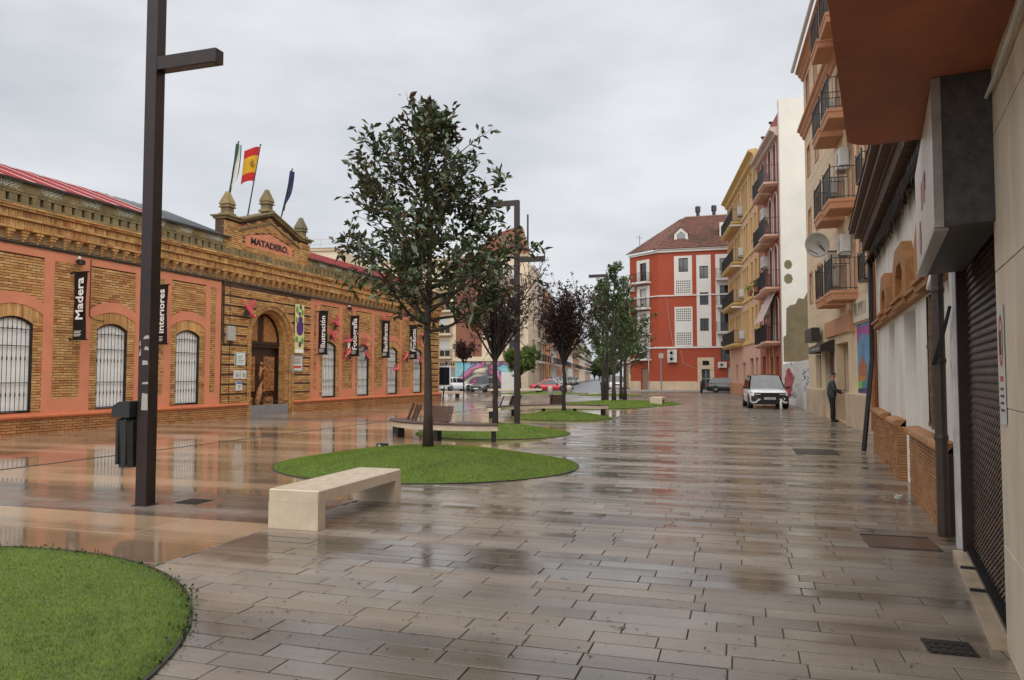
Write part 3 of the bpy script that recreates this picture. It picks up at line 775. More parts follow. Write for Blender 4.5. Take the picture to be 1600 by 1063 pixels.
# things fixed to the hall wall
def on_hall(u, y, z): return (-18.7 - y, u, z)
def banner(u, zt, zb, words, label):
    """cloth hung between two rods that stick out square from the wall"""
    wd = .49
    e = empty('banner', (-18.7+.14+wd/2, u, zt), 0, label, 'banner', None)
    m = MB(); n = 14; H_ = zt-zb; rows = []
    for i in range(n+1):
        t = i/n; rows.append([(x*wd/2*(1-.02*math.sin(t*9)) - .03*math.sin(t*3.1)*(x > 0), .025*math.sin(t*7+x*1.5)*min(1,3*t*(1-t)) , -t*H_) for x in (-1,-.5,0,.5,1)])
    for i in range(n):
        for k in range(4): m.face([rows[i][k], rows[i][k+1], rows[i+1][k+1], rows[i+1][k]])
    m.build('cloth', 'banner', e, True)
    p = MB()
    for z in (0, -H_):
        p = MB(); p.box(-wd/2-.14, wd/2+.04, -.018, .018, z-.02, z+.02); br = p.build('bracket', 'black_iron', e)
        p = MB(); p.box(-wd/2-.15, -wd/2-.12, -.05, .05, z-.06, z+.06); p.build('wall_plate', 'black_iron', br)
    for (s, size, dx, fit, cz) in words:
        text('lettering', s, size, 'white_print', e, (dx, -.04, -H_*cz), (R(90), R(-90), 0), bold=size*.02, ext=.002, fit=fit)
    q = MB()
    for i in range(4): q.box(-wd*.36, wd*(.1+.08*(i%2)), -.036, -.03, -H_*.95+i*.045, -H_*.95+i*.045+.016)
    q.build('small_print', 'white_print', e)
banner(16.78, 4.62, 2.66, [('Madera', .38, .02, 1.22, .40)], 'black banner lettered Madera on the brick hall')
banner(19.95, 4.62, 2.66, [('Interiores', .33, .02, 1.45, .45)], 'black banner lettered Interiores half behind the lamp post')
banner(29.85, 4.58, 2.60, [('Ilustración', .33, .02, 1.45, .48)], 'black banner lettered Ilustración right of the portal')
banner(32.75, 4.58, 2.60, [('Fotografía', .36, .02, 1.55, .46)], 'black banner lettered Fotografía between two barred windows')
banner(36.1, 4.58, 2.60, [('Bachillerato', .32, .02, 1.5, .46)], 'black banner lettered Bachillerato on the brick hall')
banner(39.6, 4.58, 2.60, [('Producto', .33, .07, 1.3, .45), ('Diseño de', .18, -.13, .8, .55)], 'black banner lettered Diseño de Producto near the hall corner')
# aubergine banner: yellow cloth, purple fruits, green leaves
e = empty('banner', on_hall(28.3, -.16, 4.75), R(90), 'yellow vertical banner with purple fruits and green leaves beside the portal', 'banner')
m = MB(); m.box(-.33,.33,0,.02,-2.15,0); m.build('cloth', plain('banner_yellow', (.62,.62,.26), .6, .08, 3., 0), e)
def blob(q, cx_, cz_, rx, rz, n=14, y=-.006, lobes=0):
    q.face([(cx_+rx*(1+.12*math.sin(lobes*t))*math.cos(t), y, cz_+rz*(1+.1*math.cos(t*2))*math.sin(t)) for t in [2*math.pi*i/n for i in range(n)]])
plain('purple_print', (.10,.025,.17), .5, .2, 4., 0); plain('green_print', (.14,.30,.09), .5, .2, 4., 0)
for bb in ((.02,-1.05,.27,.36),(.05,-.68,.17,.18,16,-.007,5),(.06,-.12,.09,.12),(-.02,-.42,.1,.09),(.02,-1.76,.1,.15)):
    q = MB(); blob(q, *bb); q.build('fruit_print', 'purple_print', e)
for cx_, cz_, a, b in ((-.2,-.25,.1,.18),(.2,-.35,.09,.16),(-.24,-.7,.07,.14),(-.22,-1.55,.11,.15),(.2,-1.6,.1,.17),(.24,-.85,.06,.1)):
    q = MB(); blob(q, cx_, cz_, a, b); q.build('leaf_print', 'green_print', e)
q = MB(); q.box(-.3,.3,-.004,-.001,-2.12,-1.98); q.build('small_print', 'white_print', e)
# plaques beside the door
def plaque(u, z, wd, hg, label, stripe=None, mat='paper', lines=4, band=None):
    e = empty('plaque', on_hall(u, -.10, z), R(90), label, 'plaque')
    m = MB(); m.cbox(-wd/2, wd/2, 0, .03, 0, hg, .006); m.build('board', mat, e)
    q = MB()
    if stripe: q.box(-wd/2+.01, -wd/2+.07, -.004, .0, .02, hg-.02); q.build('stripe', stripe, e)
    if band: q.box(-wd/2+.01, wd/2-.01, -.004, .0, hg-.09, hg-.015); q.build('stripe', band, e)
    q = MB()
    for i in range(lines):
        z_ = hg*.22+i*hg*.15; q.box(-wd*.24, wd*random.uniform(.1,.34), -.003, .0, z_, z_+.016)
    q.build('small_print', 'frame_dark', e)
plaque(24.38, 2.02, .62, .50, 'white plaque with a green edge stripe, topmost left of the portal', 'paper_green')
plaque(24.2, 1.50, .34, .32, 'small pale plaque under the green-striped one, nearer the meter box')
plaque(24.6, 1.50, .34, .32, 'small pale plaque under the green-striped one, nearer the door', mat='paper')
plaque(24.35, 1.05, .36, .34, 'white notice with blue heading, lowest left of the portal', None, 'paper', 3, 'paper_blue')
e = empty('notice_case', on_hall(28.2, -.12, 1.80), R(90), 'framed notice board with a printed sheet right of the portal', 'notice board')
m = MB(); m.plate(rect(-.42,.42,0,.72), -.02, .05, [rect(-.36,.36,.06,.66)]); m.build('frame', 'alu', e)
m = MB(); m.box(-.36,.36,.0,.02,.06,.66); m.build('sheet', 'paper', e)
q = MB(); q.box(-.3,.3,-.004,0,.15,.26); q.build('red_print', 'paper_red', e)
q = MB()
for i in range(5): q.box(-.3,.26,-.004,0,.34+i*.055,.36+i*.055)
q.build('small_print', 'frame_dark', e)
# wall lamps under the eaves
for i, u in enumerate((16.9, 32.5, 39.6)):
    e = empty('wall_light', on_hall(u, -.04, 4.98), R(90), ['small black floodlight above the Madera banner', 'small dark floodlight above the Fotografía banner', 'small dark floodlight above the last banner of the hall'][i], 'light')
    m = MB(); m.tube((0,0,0),(0,-.18,-.02),.02); m.cbox(-.1,.1,-.28,-.12,-.12,.02,.02); m.build('body', 'black_iron', e)
    m = MB(); m.lathe([(0,-.05),(.045,-.03),(.05,0),(.03,.04),(0,.05)], 8, (-.06,-.2,.07)); m.build('sensor', 'paper', e)
# painted metal birds flying along the wall
def bird(u, z, s, rot, label, white=False):
    e = empty('bird_figure', on_hall(u, -.20, z), R(90), label, 'wall figure', 'metal birds on the hall wall')
    m = MB(); m.path([(-.46,-.0,.02),(-.30,-.02,.03),(-.1,-.04,0),(.12,-.05,-.05),(.26,-.06,-.02)], [.012,.05,.09,.08,.045], 8)
    m.lathe([(0,-.06),(.05,-.04),(.065,0),(.05,.04),(0,.06)], 8, (.31,-.06,.02)); b = m.build('body', 'bird_pink', e, True)
    k = MB(); k.tube((.35,-.06,.02),(.52,-.07,.05),.012,.002,5); k.build('beak', 'bird_dark', e)
    for sgn, mt in ((1,'bird_pink'),(-1,'bird_white' if white else 'bird_dark')):
        w_ = MB(); tip = (-.18*1, -.10-.06*sgn, .46*sgn)
        for (a, b_, c) in (((.12,-.05,.02*sgn),(.0,-.08,.3*sgn),tip),((.12,-.05,.02*sgn),tip,(-.16,-.06,.05*sgn)),((-.16,-.06,.05*sgn),tip,(-.3,-.1,.3*sgn))):
            w_.face([a,b_,c]); w_.face([(a[0],a[1]+.015,a[2]),(c[0],c[1]+.015,c[2]),(b_[0],b_[1]+.015,b_[2])])
        w_.build('wing', mt, e)
    t = MB(); t.face([(-.44,0,.02),(-.66,.0,.12),(-.6,0,.02)]); t.face([(-.44,0,.02),(-.6,0,.0),(-.68,0,-.1)]); t.face([(-.44,.01,.02),(-.6,.01,.02),(-.66,.01,.12)]); t.build('tail', 'bird_pink', e)
    m = MB(); m.tube((0,0,0),(0,.2,0),.012); m.build('bracket', 'frame_dark', e)
    e.rotation_euler = (0, 0, R(90)); e.scale = (s,)*3
    for ch in e.children:
        if not ch.name.startswith('bracket'): ch.rotation_euler.y = rot
Bl = ['pink metal bird with raised wings on the brick left of the portal arch', 'pink metal bird above the first window right of the portal', 'pink metal bird with a white wing between the first two banners right of the portal',
      'small pink metal bird perched beside the Ilustración banner', 'pink metal bird over the Fotografía bay arch', 'pink metal bird below the white-winged one', 'pink metal bird under the eaves before the Bachillerato banner',
      'pink metal bird across the bars of the Fotografía window', 'pink metal bird low on the window right of the Bachillerato banner', 'pink metal bird left of the Diseño de Producto banner', 'pink metal bird right of the Diseño de Producto banner', 'pink metal bird across the bars of the last window']
for i, (u, z, s, r_) in enumerate([(24.75,4.15,1.0,.7),(31.3,4.1,.9,.3),(32.45,3.35,.9,-.2),(31.0,3.45,.8,1.0),(34.2,3.2,.85,.2),(32.4,2.75,.85,-.9),(36.4,4.6,.8,.4),(34.35,2.65,.8,.6),(37.7,2.0,.9,-.3),(38.95,2.75,.9,-.8),(41.2,4.05,.8,-1.0),(41.0,2.5,.8,.5)]):
    bird(u, z, s, r_, Bl[i], i == 2)
# flags
def flag(u, y, z, ztop, lean, label, build):
    e = empty('flag', on_hall(u, y, z), R(90), label, 'flag', None)
    m = MB(); H_ = ztop-z; tip = Vector((lean, -.35, H_)); m.path([(0,.3,-.9),(0,0,0),tuple(tip)], [.03,.03,.02], 8)
    m.lathe([(0,-.04),(.035,-.02),(.035,.02),(0,.04)], 8, tuple(tip)); m.build('pole', 'black_iron', e)
    build(e, tip, H_)
def furled(mats, L, wd):
    def b(e, tip, H_):
        d_ = tip.normalized(); n = 18; rows = []
        for i in range(n+1):
            t = i/n; p = tip - d_*(.08+t*L); a = wd*math.sin(math.pi*min(1, t*1.2+.12))**.7
            rows.append([p + Vector((k*a*.22+.03*math.sin(t*9+k), -.05*math.cos(k*2.4+t*3), -.12*abs(k)*t)) for k in range(-1, 4)])
        m = MB()
        for i in range(n):
            for k in range(4): m.face([rows[i][k], rows[i][k+1], rows[i+1][k+1], rows[i+1][k]], min(len(mats)-1, 0 if len(mats) == 1 else (1 if (k == 2) else 0)))
        m.build('cloth', mats, e, True)
    return b
plain('flag_green', (.008,.07,.045), .7, .2, 4., 0); plain('flag_blue', (.012,.016,.07), .7, .2, 4., 0); plain('flag_red', (.58,.025,.025), .65, .08, 4., 0); plain('flag_yellow', (.78,.45,.02), .65, .08, 4., 0)
flag(23.95, .35, 8.0, 10.75, .22, 'dark green and white flag hanging furled on the gable pole', furled(['flag_green', 'far_white'], 2.2, .5))
flag(27.35, .35, 7.9, 10.65, .45, 'dark blue flag hanging furled on the gable pole', furled(['flag_blue'], 1.75, .5))
def spain(e, tip, H_):
    d_ = tip.normalized(); n, q = 14, 12; P = {}
    for i in range(n+1):
        for k in range(q+1):
            s, t = i/n, k/q
            p = tip - d_*(.1+t*1.45); P[i,k] = p + Vector((-s*.95, -.10*math.sin(s*6+t*1.5)*s, -s*(.38-.05*t) + .05*math.sin(s*5)))
    for nm, a, b, mt in (('red_stripe',0,3,'flag_red'),('yellow_stripe',3,9,'flag_yellow'),('red_stripe',9,12,'flag_red')):
        m = MB()
        for i in range(n):
            for k in range(a, b): m.face([P[i,k],P[i+1,k],P[i+1,k+1],P[i,k+1]])
        m.build(nm, mt, e, True)
    m = MB(); c = P[5,6]
    for dx, dz, r in ((0,0,.09),(-.01,.13,.055),(-.13,.0,.025),(.13,-.02,.025)):
        for yo in (-.035,.035): m.face([(c[0]+dx+r*math.cos(t), c[1]+yo-dx*.1, c[2]+dz+r*1.2*math.sin(t)) for t in [2*math.pi*i/10 for i in range(10)]])
    m.build('emblem', 'arch_brick', e)
flag(25.25, .35, 8.0, 11.05, .30, 'red and yellow striped flag with emblem blowing on the middle gable pole', spain)
def strokes(par, xa, xb, z, h, y, mat, n, wd):
    """unreadable lettering: a row of upright marks"""
    m = MB(); st = (xb-xa)/n; rs = random.Random(n)
    for i in range(n):
        x = xa+i*st; m.box(x, x+wd*.35, y-.002, y, z, z+h)
        if rs.random() < .7: m.box(x+wd*.36, x+wd, y-.002, y, z+h*rs.choice((0,.3,.5)), z+h*.99)
    return m.build('lettering', mat, par)
# ================================================================== RIGHT SIDE: NEAR BUILDING WITH ROLLING GRILLE
RA = math.atan2(-1, -.084)           # local x runs from far to near along the wall, local y into the building
def nearY(Y): return -Y*math.hypot(1, .084)      # world Y -> local x on the near wall line
def rframe(name, label): return empty(name, (1.32, 0, 0), RA, label, 'building')
RS = math.atan2(-1, -.16)            # the shop front stands a little proud and turns slightly
shop = empty('shop_building', (.66, 0, 0), RS, 'near building with stone cladding, rolling grille and terracotta balcony slab', 'building')
def Lx(Y): return -Y*math.hypot(1, .16)
m = MB()     # structural wall behind everything
m.box(Lx(7.72), 6, .30, 3.0, 0, 10.0); m.build('wall', 'stone_clad', shop)
# stone cladding panels of the pier, each its own piece
zs = [0.0, .62, 1.42, 2.22, 3.02, 3.82]; ys = [5.06, 4.42, 3.7, 2.9, 2.0, 1.0, -.2, -1.6]
for i in range(len(zs)-1):
    for k in range(len(ys)-1):
        if 1 <= i <= 2 and k == 2: continue
        m = MB(); m.cbox(Lx(ys[k])+.003, Lx(ys[k+1])-.003, -.02-random.uniform(0,.003), .30, zs[i]+.003+(.0), zs[i+1]-.003, .004); m.build('stone_panel', 'stone_clad', shop)
m = MB(); m.plate(rect(Lx(3.7), Lx(2.9), 1.42, 3.02), .02, .28, [rect(Lx(3.64), Lx(2.96), 1.5, 2.95)]); m.build('window_frame', 'blind_brown', shop)
m = MB(); m.box(Lx(3.66), Lx(2.94), .2, .24, 1.45, 3.0); m.build('window_pane', 'glass', shop)
m = MB(); m.box(Lx(7.66), 6, .0, .32, 3.40, 3.46); m.box(Lx(7.72), 6, .02, .31, 3.46, 10); m.build('upper_wall', 'terracotta_slab', shop)
# balcony slab overhead with rounded end
m = MB(); o_ = []
far_x, near_x, out = Lx(6.25), 5.0, -.84
pts = [(near_x,.0),(near_x,out)]
for i in range(7):
    t = math.pi/2*i/6; pts.append((far_x+.22-.22*math.sin(t), out+.22-.22*math.cos(t)))
pts.append((far_x, .0))
n = len(pts); m.v += [(x,y,3.42) for x,y in pts] + [(x,y,3.62) for x,y in pts]
m.f.append(tuple(range(n))); m.f.append(tuple(range(2*n-1, n-1, -1)))
for i in range(n): m.f.append((i,(i+1)%n,n+(i+1)%n,n+i))
m.m = [0]*len(m.f)
m.build('balcony_slab', 'terracotta_slab', shop)
m = MB(); m.box(Lx(5.8), 5, -.82, -.74, 3.62, 4.5); m.box(Lx(5.9), Lx(5.8), -.6, 0, 3.62, 4.5); m.build('balcony_parapet', 'terracotta_slab', shop)
m = MB(); m.path([(Lx(5.4),-.05,3.27),(Lx(4.6),-.05,3.24),(Lx(3.0),-.06,3.27)], .012, 6); m.build('cable', 'white_metal', shop)
# rolling grille of overlapping metal scales
sh = empty('rolling_grille'); sh.parent = shop; sh.location = (0,0,0)
m = MB(); a, b = Lx(7.55), Lx(5.10); m.box(a, b, .10, .14, 0.05, 3.2); m.build('backing', 'frame_dark', sh)
m = MB(); m.box(Lx(7.62), a, -.02, .14, .03, 3.25); m.build('guide_rail', 'maroon', sh)
m = MB(); m.box(b, b+.03, .0, .14, .03, 3.25); m.build('guide_rail', 'maroon', sh)
m = MB(); z = .10; k = 0; cw = .105
while z < 2.62:
    x = a + .01 + (cw/2 if k % 2 else 0)
    while x < b-.08:
        y0 = .055; pts = []
        for i in range(6):
            t = math.pi*i/5; pts.append((x+cw/2-.034*math.cos(t), z+.062-.056*math.sin(t)))
        n = len(m.v)
        for (px_, pz_) in pts:
            bul = (z+.062-pz_)/.06
            m.v.append((px_, y0+.02-.028*bul, pz_))
        m.v += [(x+cw/2+.026, y0+.03, z+.095), (x+cw/2-.026, y0+.03, z+.095)]
        m.f.append(tuple(range(n, n+8))); m.m.append(0)
        for i in range(5):
            p, q = m.v[n+i], m.v[n+i+1]; m.face([p, (p[0],p[1]+.016,p[2]), (q[0],q[1]+.016,q[2]), q])
        x += cw
    z += .06; k += 1
tag(m.build('grille_link', 'shutter_link', sh), kind='stuff')
m = MB(); m.box(a-.05, b+.05, -.10, .22, 0, .045); m.build('threshold', 'marble', shop)
m = MB(); m.box(a-.02, b+.02, .0, .09, .045, .075); m.box(Lx(6.9)-.02, Lx(6.9)+.02, -.1, .1, .045, .06); m.box(Lx(6.2)-.02, Lx(6.2)+.02, -.1, .1, .045, .06); m.build('floor_track', 'grate', shop)
# sign box above the grille
sb = empty('sign_box', (0,0,0), 0, 'large dark sign box with weathered pale face above the grille', 'sign'); sb.parent = None
sb.location = (.66,0,0); sb.rotation_euler.z = RS
x0, x1 = Lx(7.35), Lx(4.96)
m = MB(); m.face([(x1,-.30,2.52),(x1,.02,2.52),(x1,.02,3.415),(x1,-.30,3.415)]); m.face([(x0,-.30,2.52),(x0,-.30,3.415),(x0,.02,3.415),(x0,.02,2.52)])
m.face([(x0,-.26,2.50),(x0,.02,2.52),(x1,.02,2.52),(x1,-.26,2.50)]); m.face([(x0,-.30,3.415),(x1,-.30,3.415),(x1,.02,3.415),(x0,.02,3.415)])
m.face([(x1,-.30,2.52),(x1,-.26,2.50),(x1,.02,2.52)]); m.build('casing', 'sign_dark', sb)
m = MB(); m.box(x0+.01, x1-.03, -.33, -.302, 2.53, 3.40); m.build('face', 'sign_face', sb)
m = MB(); m.box(x1-.04, x1+.006, -.336, -.285, 2.50, 3.4152); m.box(x0, x1-.04, -.337, -.26, 2.485, 2.528); m.build('trim', 'alu', sb)
strokes(sb, (x0+x1)/2-.2, (x0+x1)/2+.35, 2.88, .2, -.3345, 'sign_print', 4, .09)
m = MB(); m.face([((x0+x1)/2-.5+.14*math.cos(t), -.3355, 2.72+.14*math.sin(t)) for t in [6.283*i/14 for i in range(14)]]); m.build('emblem', 'sign_print', sb)
# no-dogs style notice: white sheet, red ring, text lines
nt_ = empty('notice', (.66,0,0), RS, 'narrow white notice with red ring on the stone pier', 'notice')
xa = Lx(4.92)
m = MB(); m.box(xa, xa+.17, -.032, -.026, 1.33, 2.0); m.build('sheet', 'paper', nt_)
m = MB()
for i in range(16):
    t0, t1 = 6.2832*i/16, 6.2832*(i+1)/16
    m.face([(xa+.085+.075*math.cos(t0), -.034, 1.80+.15*math.sin(t0)),(xa+.085+.075*math.cos(t1), -.034, 1.80+.15*math.sin(t1)),(xa+.085+.055*math.cos(t1), -.034, 1.80+.12*math.sin(t1)),(xa+.085+.055*math.cos(t0), -.034, 1.80+.12*math.sin(t0))])
m.build('red_ring', 'paper_red', nt_)
m = MB(); m.box(xa+.04, xa+.10, -.0335, -.032, 1.72, 1.86); m.build('figure_print', 'frame_dark', nt_)
m = MB()
for i in range(4): m.box(xa+.02, xa+.15-.02*(i%2), -.0335, -.032, 1.40+i*.04, 1.415+i*.04)
m.build('small_print', 'frame_dark', nt_)
m = MB(); m.box(xa+.02, xa+.14, -.0335, -.032, 1.57, 1.60); m.build('red_print', 'paper_red', nt_)

# ================================================================== OLD WHITE BUILDING
def Lx(Y): return nearY(Y)
old = rframe('old_house', 'run-down white plaster house with brick plinths, arched hoods and wooden eaves')
A0, A1 = Lx(17.75), Lx(7.74)
win3 = rect(Lx(10.02), Lx(8.93), .98, 2.55); op2 = rect(Lx(12.7), Lx(11.3), .0, 2.58); op1 = rect(Lx(15.1), Lx(14.1), .0, 2.58)
hood = lambda c, w_, zt: [(c-w_,2.86),(c+w_,2.86),(c+w_*.92,zt-.18),(c+w_*.45,zt),(c-w_*.45,zt),(c-w_*.92,zt-.18)]
m = MB(); m.plate(rect(A0, A1, .004, 4.6), 0, .42, [win3, [(x, max(z,.01)) for x, z in op2], [(x, max(z,.01)) for x, z in op1]]); m.build('wall', 'wall_dirty', old)
m = MB(); m.box(A0, A1, .42, 4, 0, 5.2); m.build('back_wall', 'grey_wall', old)
for (a, b) in ((11.3,12.7),(14.1,15.1)):
    m = MB(); m.box(Lx(b)+.02, Lx(a)-.02, .30, .41, .0, 2.56); m.build('door', 'white_metal', old)
# plinths: bricks laid one by one on a core, rounded brick coping
nb_ = 0
for i, (ya, yb) in enumerate(((8.42,11.28),(12.72,14.08),(15.12,17.7))):
    m = MB(); m.box(Lx(yb), Lx(ya), -.10, .0, 0, .82, 0, ''); m.build('plinth_core', 'mortar', old)
    if i == 0:
        z = 0.0; k = 0
        while z < .80:
            x = Lx(yb) - (.13 if k % 2 else 0)
            while x < Lx(ya)-.02:
                a_, b_ = max(x, Lx(yb)), min(x+.255, Lx(ya))
                if b_-a_ > .04:
                    q = MB(); q.box(a_, b_, -.118-random.uniform(0,.006), -.098, z+.002, min(z+.034,.815)); q.build('brick', 'brick_red', old)
                x += .264
            z += .0415; k += 1
    else:
        q = MB(); bricks(q, Lx(yb), Lx(ya), 0, .82, -.10, bl=.264, bh=.0415, gap=.008)
        z = 0
        while z < .8: q.box(Lx(ya)-.002, Lx(ya)+.012, -.115, .0, z+.004, z+.036); z += .0415
        tag(q.build('plinth_brick', 'brick_red', old), kind='stuff')
    q = MB(); x = Lx(yb)
    while x < Lx(ya)-.02:
        b_ = min(x+.085, Lx(ya))
        prof = [(-.10,.82),(-.17,.83),(-.185,.86),(-.17,.90),(-.12,.925),(.0,.93)]
        for j in range(len(prof)-1): q.face([(x+.003,*prof[j]),(b_-.003,*prof[j]),(b_-.003,*prof[j+1]),(x+.003,*prof[j+1])])
        for e in (x+.003, b_-.003): q.face([(e,*p) for p in prof])
        x += .088
    tag(q.build('coping_brick', 'brick_red', old, True), kind='stuff')
# barred window with rusty stanchions
wn = empty('window'); wn.parent = old
m = MB(); m.box(Lx(10.02)+.0, Lx(8.93), .28, .32, .98, 2.55); m.build('pane', 'glass', wn)
m = MB(); m.plate(win3, .2, .28, [rect(Lx(9.95), Lx(9.0), 1.05, 2.5)]); m.build('frame', 'frame_dark', wn)
m = MB()
for y_ in (9.95, 9.72, 9.25, 9.0): m.box(Lx(y_)-.02, Lx(y_)+.02, -.04, .0, 1.0, 2.55)
for z in (1.03, 1.95): m.box(Lx(10.0), Lx(8.95), -.045, -.005, z-.02, z+.02)
m.build('bars', 'black_iron', wn)
m = MB(); m.path([(Lx(9.5),-.05,1.0),(Lx(9.5),-.055,1.6),(Lx(9.48),-.05,2.5)], [.03,.035,.03], 8); m.build('rusty_post', 'rust', wn)
# impost ledge and arched hoods
m = MB()
for (a, b) in ((10.02,11.3),(11.3,12.7),(12.7,14.1),(14.1,15.1),(15.1,17.6),(8.2,8.93),(8.93,10.02)):
    op = (a, b) in ((11.3,12.7),(14.1,15.1),(8.93,10.02))
    p = .16 if op else .10
    m.box(Lx(b)-.0, Lx(a), -p, .0, 2.60, 2.68); m.box(Lx(b), Lx(a), -p-.04, .0, 2.685, 2.73)
m.build('impost_ledge', 'arch_brick', old)
for c, w_, zt in ((Lx(9.47), .72, 3.5),(Lx(12.0), .86, 3.5),(Lx(14.6), .66, 3.4)):
    m = MB(); m.plate([(c-w_,2.735),(c+w_,2.735),(c+w_,zt-.28),(c+w_*.55,zt),(c-w_*.55,zt),(c-w_,zt-.28)], -.13, .0, [[(c-w_*.6,2.80),(c+w_*.6,2.80),(c+w_*.55,zt-.42),(c+w_*.3,zt-.26),(c-w_*.3,zt-.26),(c-w_*.55,zt-.42)]])
    m.plate([(c-w_*.6,2.80),(c+w_*.6,2.80),(c+w_*.55,zt-.42),(c+w_*.3,zt-.26),(c-w_*.3,zt-.26),(c-w_*.55,zt-.42)], -.05, .0)
    m.build('hood_arch', 'arch_brick', old)
# wooden eaves with dentils, torn black flashing
m = MB(); m.box(A0, A1, -.12, .3, 4.15, 4.32); m.box(A0, A1, -.30, .3, 4.55, 4.62); m.box(A0, A1, -.42, .3, 4.62, 4.74); m.box(A0-.02, A1, -.52, .3, 4.74, 4.82)
x = A0+.05
while x < A1: m.box(x, x+.06, -.27, .0, 4.33, 4.55); x += .13
m.build('eaves', 'cornice_brown', old)
m = MB(); m.face([(A0,-.54,4.825),(A1,-.54,4.825),(A1,4,5.6),(A0,4,5.6)]); m.build('roof', 'cornice_brown', old)
random.seed(4); m = MB(); x = A0
while x < A1-.1:
    w_ = random.uniform(.15,.5); dz = random.uniform(.05,.32)
    m.face([(x,-.125,4.18),(x+w_,-.13,4.18),(x+w_*.8,-.10-random.uniform(0,.08),4.18-dz),(x+w_*.3,-.09,4.18-dz*random.uniform(.6,1.2))]); m.face([(x,-.14,4.30),(x+w_,-.15,4.30),(x+w_*1.1,-.16,4.1),(x-.05,-.15,4.14)]); x += w_*.7
for i in range(5): m.path([(A0+.1,-.15-.02*i,4.12-.03*i),((A0+A1)/2,-.16,4.0+.05*i),(A1,-.15,4.12)], .014, 5)
m.build('torn_flashing', 'torn_black', old)
# pipes, cables and the white metal post next to the grille
m = MB(); m.path([(Lx(8.22),-.16,4.2),(Lx(8.22),-.16,.04)], .055, 12)
for z in (1.0, 1.75, 2.45): m.lathe([(.06,-.03),(.065,0),(.06,.03)], 12, (Lx(8.22),-.16,z))
m.build('downpipe', 'pipe_brown', old)
m = MB(); m.box(Lx(8.02), Lx(7.86), -.09, .02, .0, 3.3); m.build('metal_post', 'white_metal', old)
m = MB(); m.box(Lx(7.84), Lx(7.66), -.05, .02, .0, 3.3); m.build('metal_post', 'white_metal', old)
m = MB(); m.path([(Lx(8.0),-.07,3.2),(Lx(8.05),-.08,2.5),(Lx(7.98),-.07,2.1),(Lx(8.03),-.08,1.7),(Lx(7.95),-.07,1.35)], .012, 5)
m.path([(Lx(8.2),-.22,1.72),(Lx(8.05),-.18,1.85),(Lx(7.8),-.12,2.25),(Lx(7.9),-.14,2.1),(Lx(8.15),-.22,1.73)], .016, 5); m.path([(Lx(8.9),-.1,2.75),(Lx(8.5),-.2,2.5),(Lx(8.1),-.14,2.75),(Lx(7.9),-.1,3.0)], .022, 6, 1); m.build('cables', ['black_iron', 'white_metal'], old)
m = MB(); m.path([(Lx(17.55),-.12,4.1),(Lx(17.5),-.13,2.0),(Lx(17.2),-.35,.02)], .05, 10); m.build('black_pipe', 'black_iron', old)
m = MB(); m.path([(Lx(17.9),-.08,5.2),(Lx(17.9),-.08,1.5),(Lx(17.88),-.1,.4)], .06, 10); m.path([(Lx(18.1),-.02,6.8),(Lx(18.1),-.02,.3)], .04, 8); m.build('orange_downpipe', 'pipe_orange', old)

# ================================================================== CREAM APARTMENTS
crm = empty('apartment_block', (3.72, 18.0, 0), math.atan2(-1, .045), 'cream apartment block with terracotta balconies, bands and ground-floor mural', 'building')
def cy(Y): return (18.0 - Y)*1.001          # local x
CT = 15.7
holes = []; FL = [4.2, 7.05, 9.9]
wins_c = []
for f in FL:
    for (ya, yb, zo, zh) in ((25.0,25.8,.12,2.15),(26.9,27.8,.12,2.15),(22.7,23.2,.2,1.9),(23.8,24.3,.2,1.9),(29.6,30.4,.6,1.9),(32.2,33.0,.6,1.9),(34.6,35.4,.6,1.9)):
        r_ = rect(cy(yb), cy(ya), f+zo, f+zh); holes.append(r_); wins_c.append((r_, zo < .15))
for (ya, yb) in ((23.0,23.8),(25.0,25.8),(26.9,27.8),(29.6,30.4),(32.2,33.0),(34.6,35.4)):
    r_ = rect(cy(yb), cy(ya), 13.3, 15.0); holes.append(r_); wins_c.append((r_, False))
gr = [rect(cy(25.3), cy(23.1), 1.08, 3.2), rect(cy(29.0), cy(26.6), .0, 2.75), rect(cy(31.6), cy(29.4), .0, 2.6), rect(cy(34.2), cy(32.6), 1.1, 2.5)]
m = MB(); m.plate(rect(cy(36.4), cy(18.0), .004, CT), 0, .28, holes + [[(x, max(.012, z)) for x, z in g_] for g_ in gr]); m.box(cy(36.4), cy(18.0), 1.2, 10, 0, CT); m.box(cy(36.4), cy(18.0), .3, 1.2, 3.0, CT); m.box(cy(36.4), cy(29.01), .3, 1.2, 0, 3.0); m.box(cy(26.59), cy(18.0), .3, 1.2, 0, 3.0)
m.face([(cy(18.0),0,0),(cy(18.0),10,0),(cy(18.0),10,CT),(cy(18.0),0,CT)]); m.face([(cy(36.4),0,0),(cy(36.4),0,CT),(cy(36.4),10,CT),(cy(36.4),10,0)])
m.build('wall', 'cream', crm)
for (ya, yb, z0, z1) in ((32.6,34.2,1.1,2.5),):
    m = MB(); m.box(cy(yb), cy(ya), .18, .2, z0, z1); m.build('shop_window', 'glass', crm)
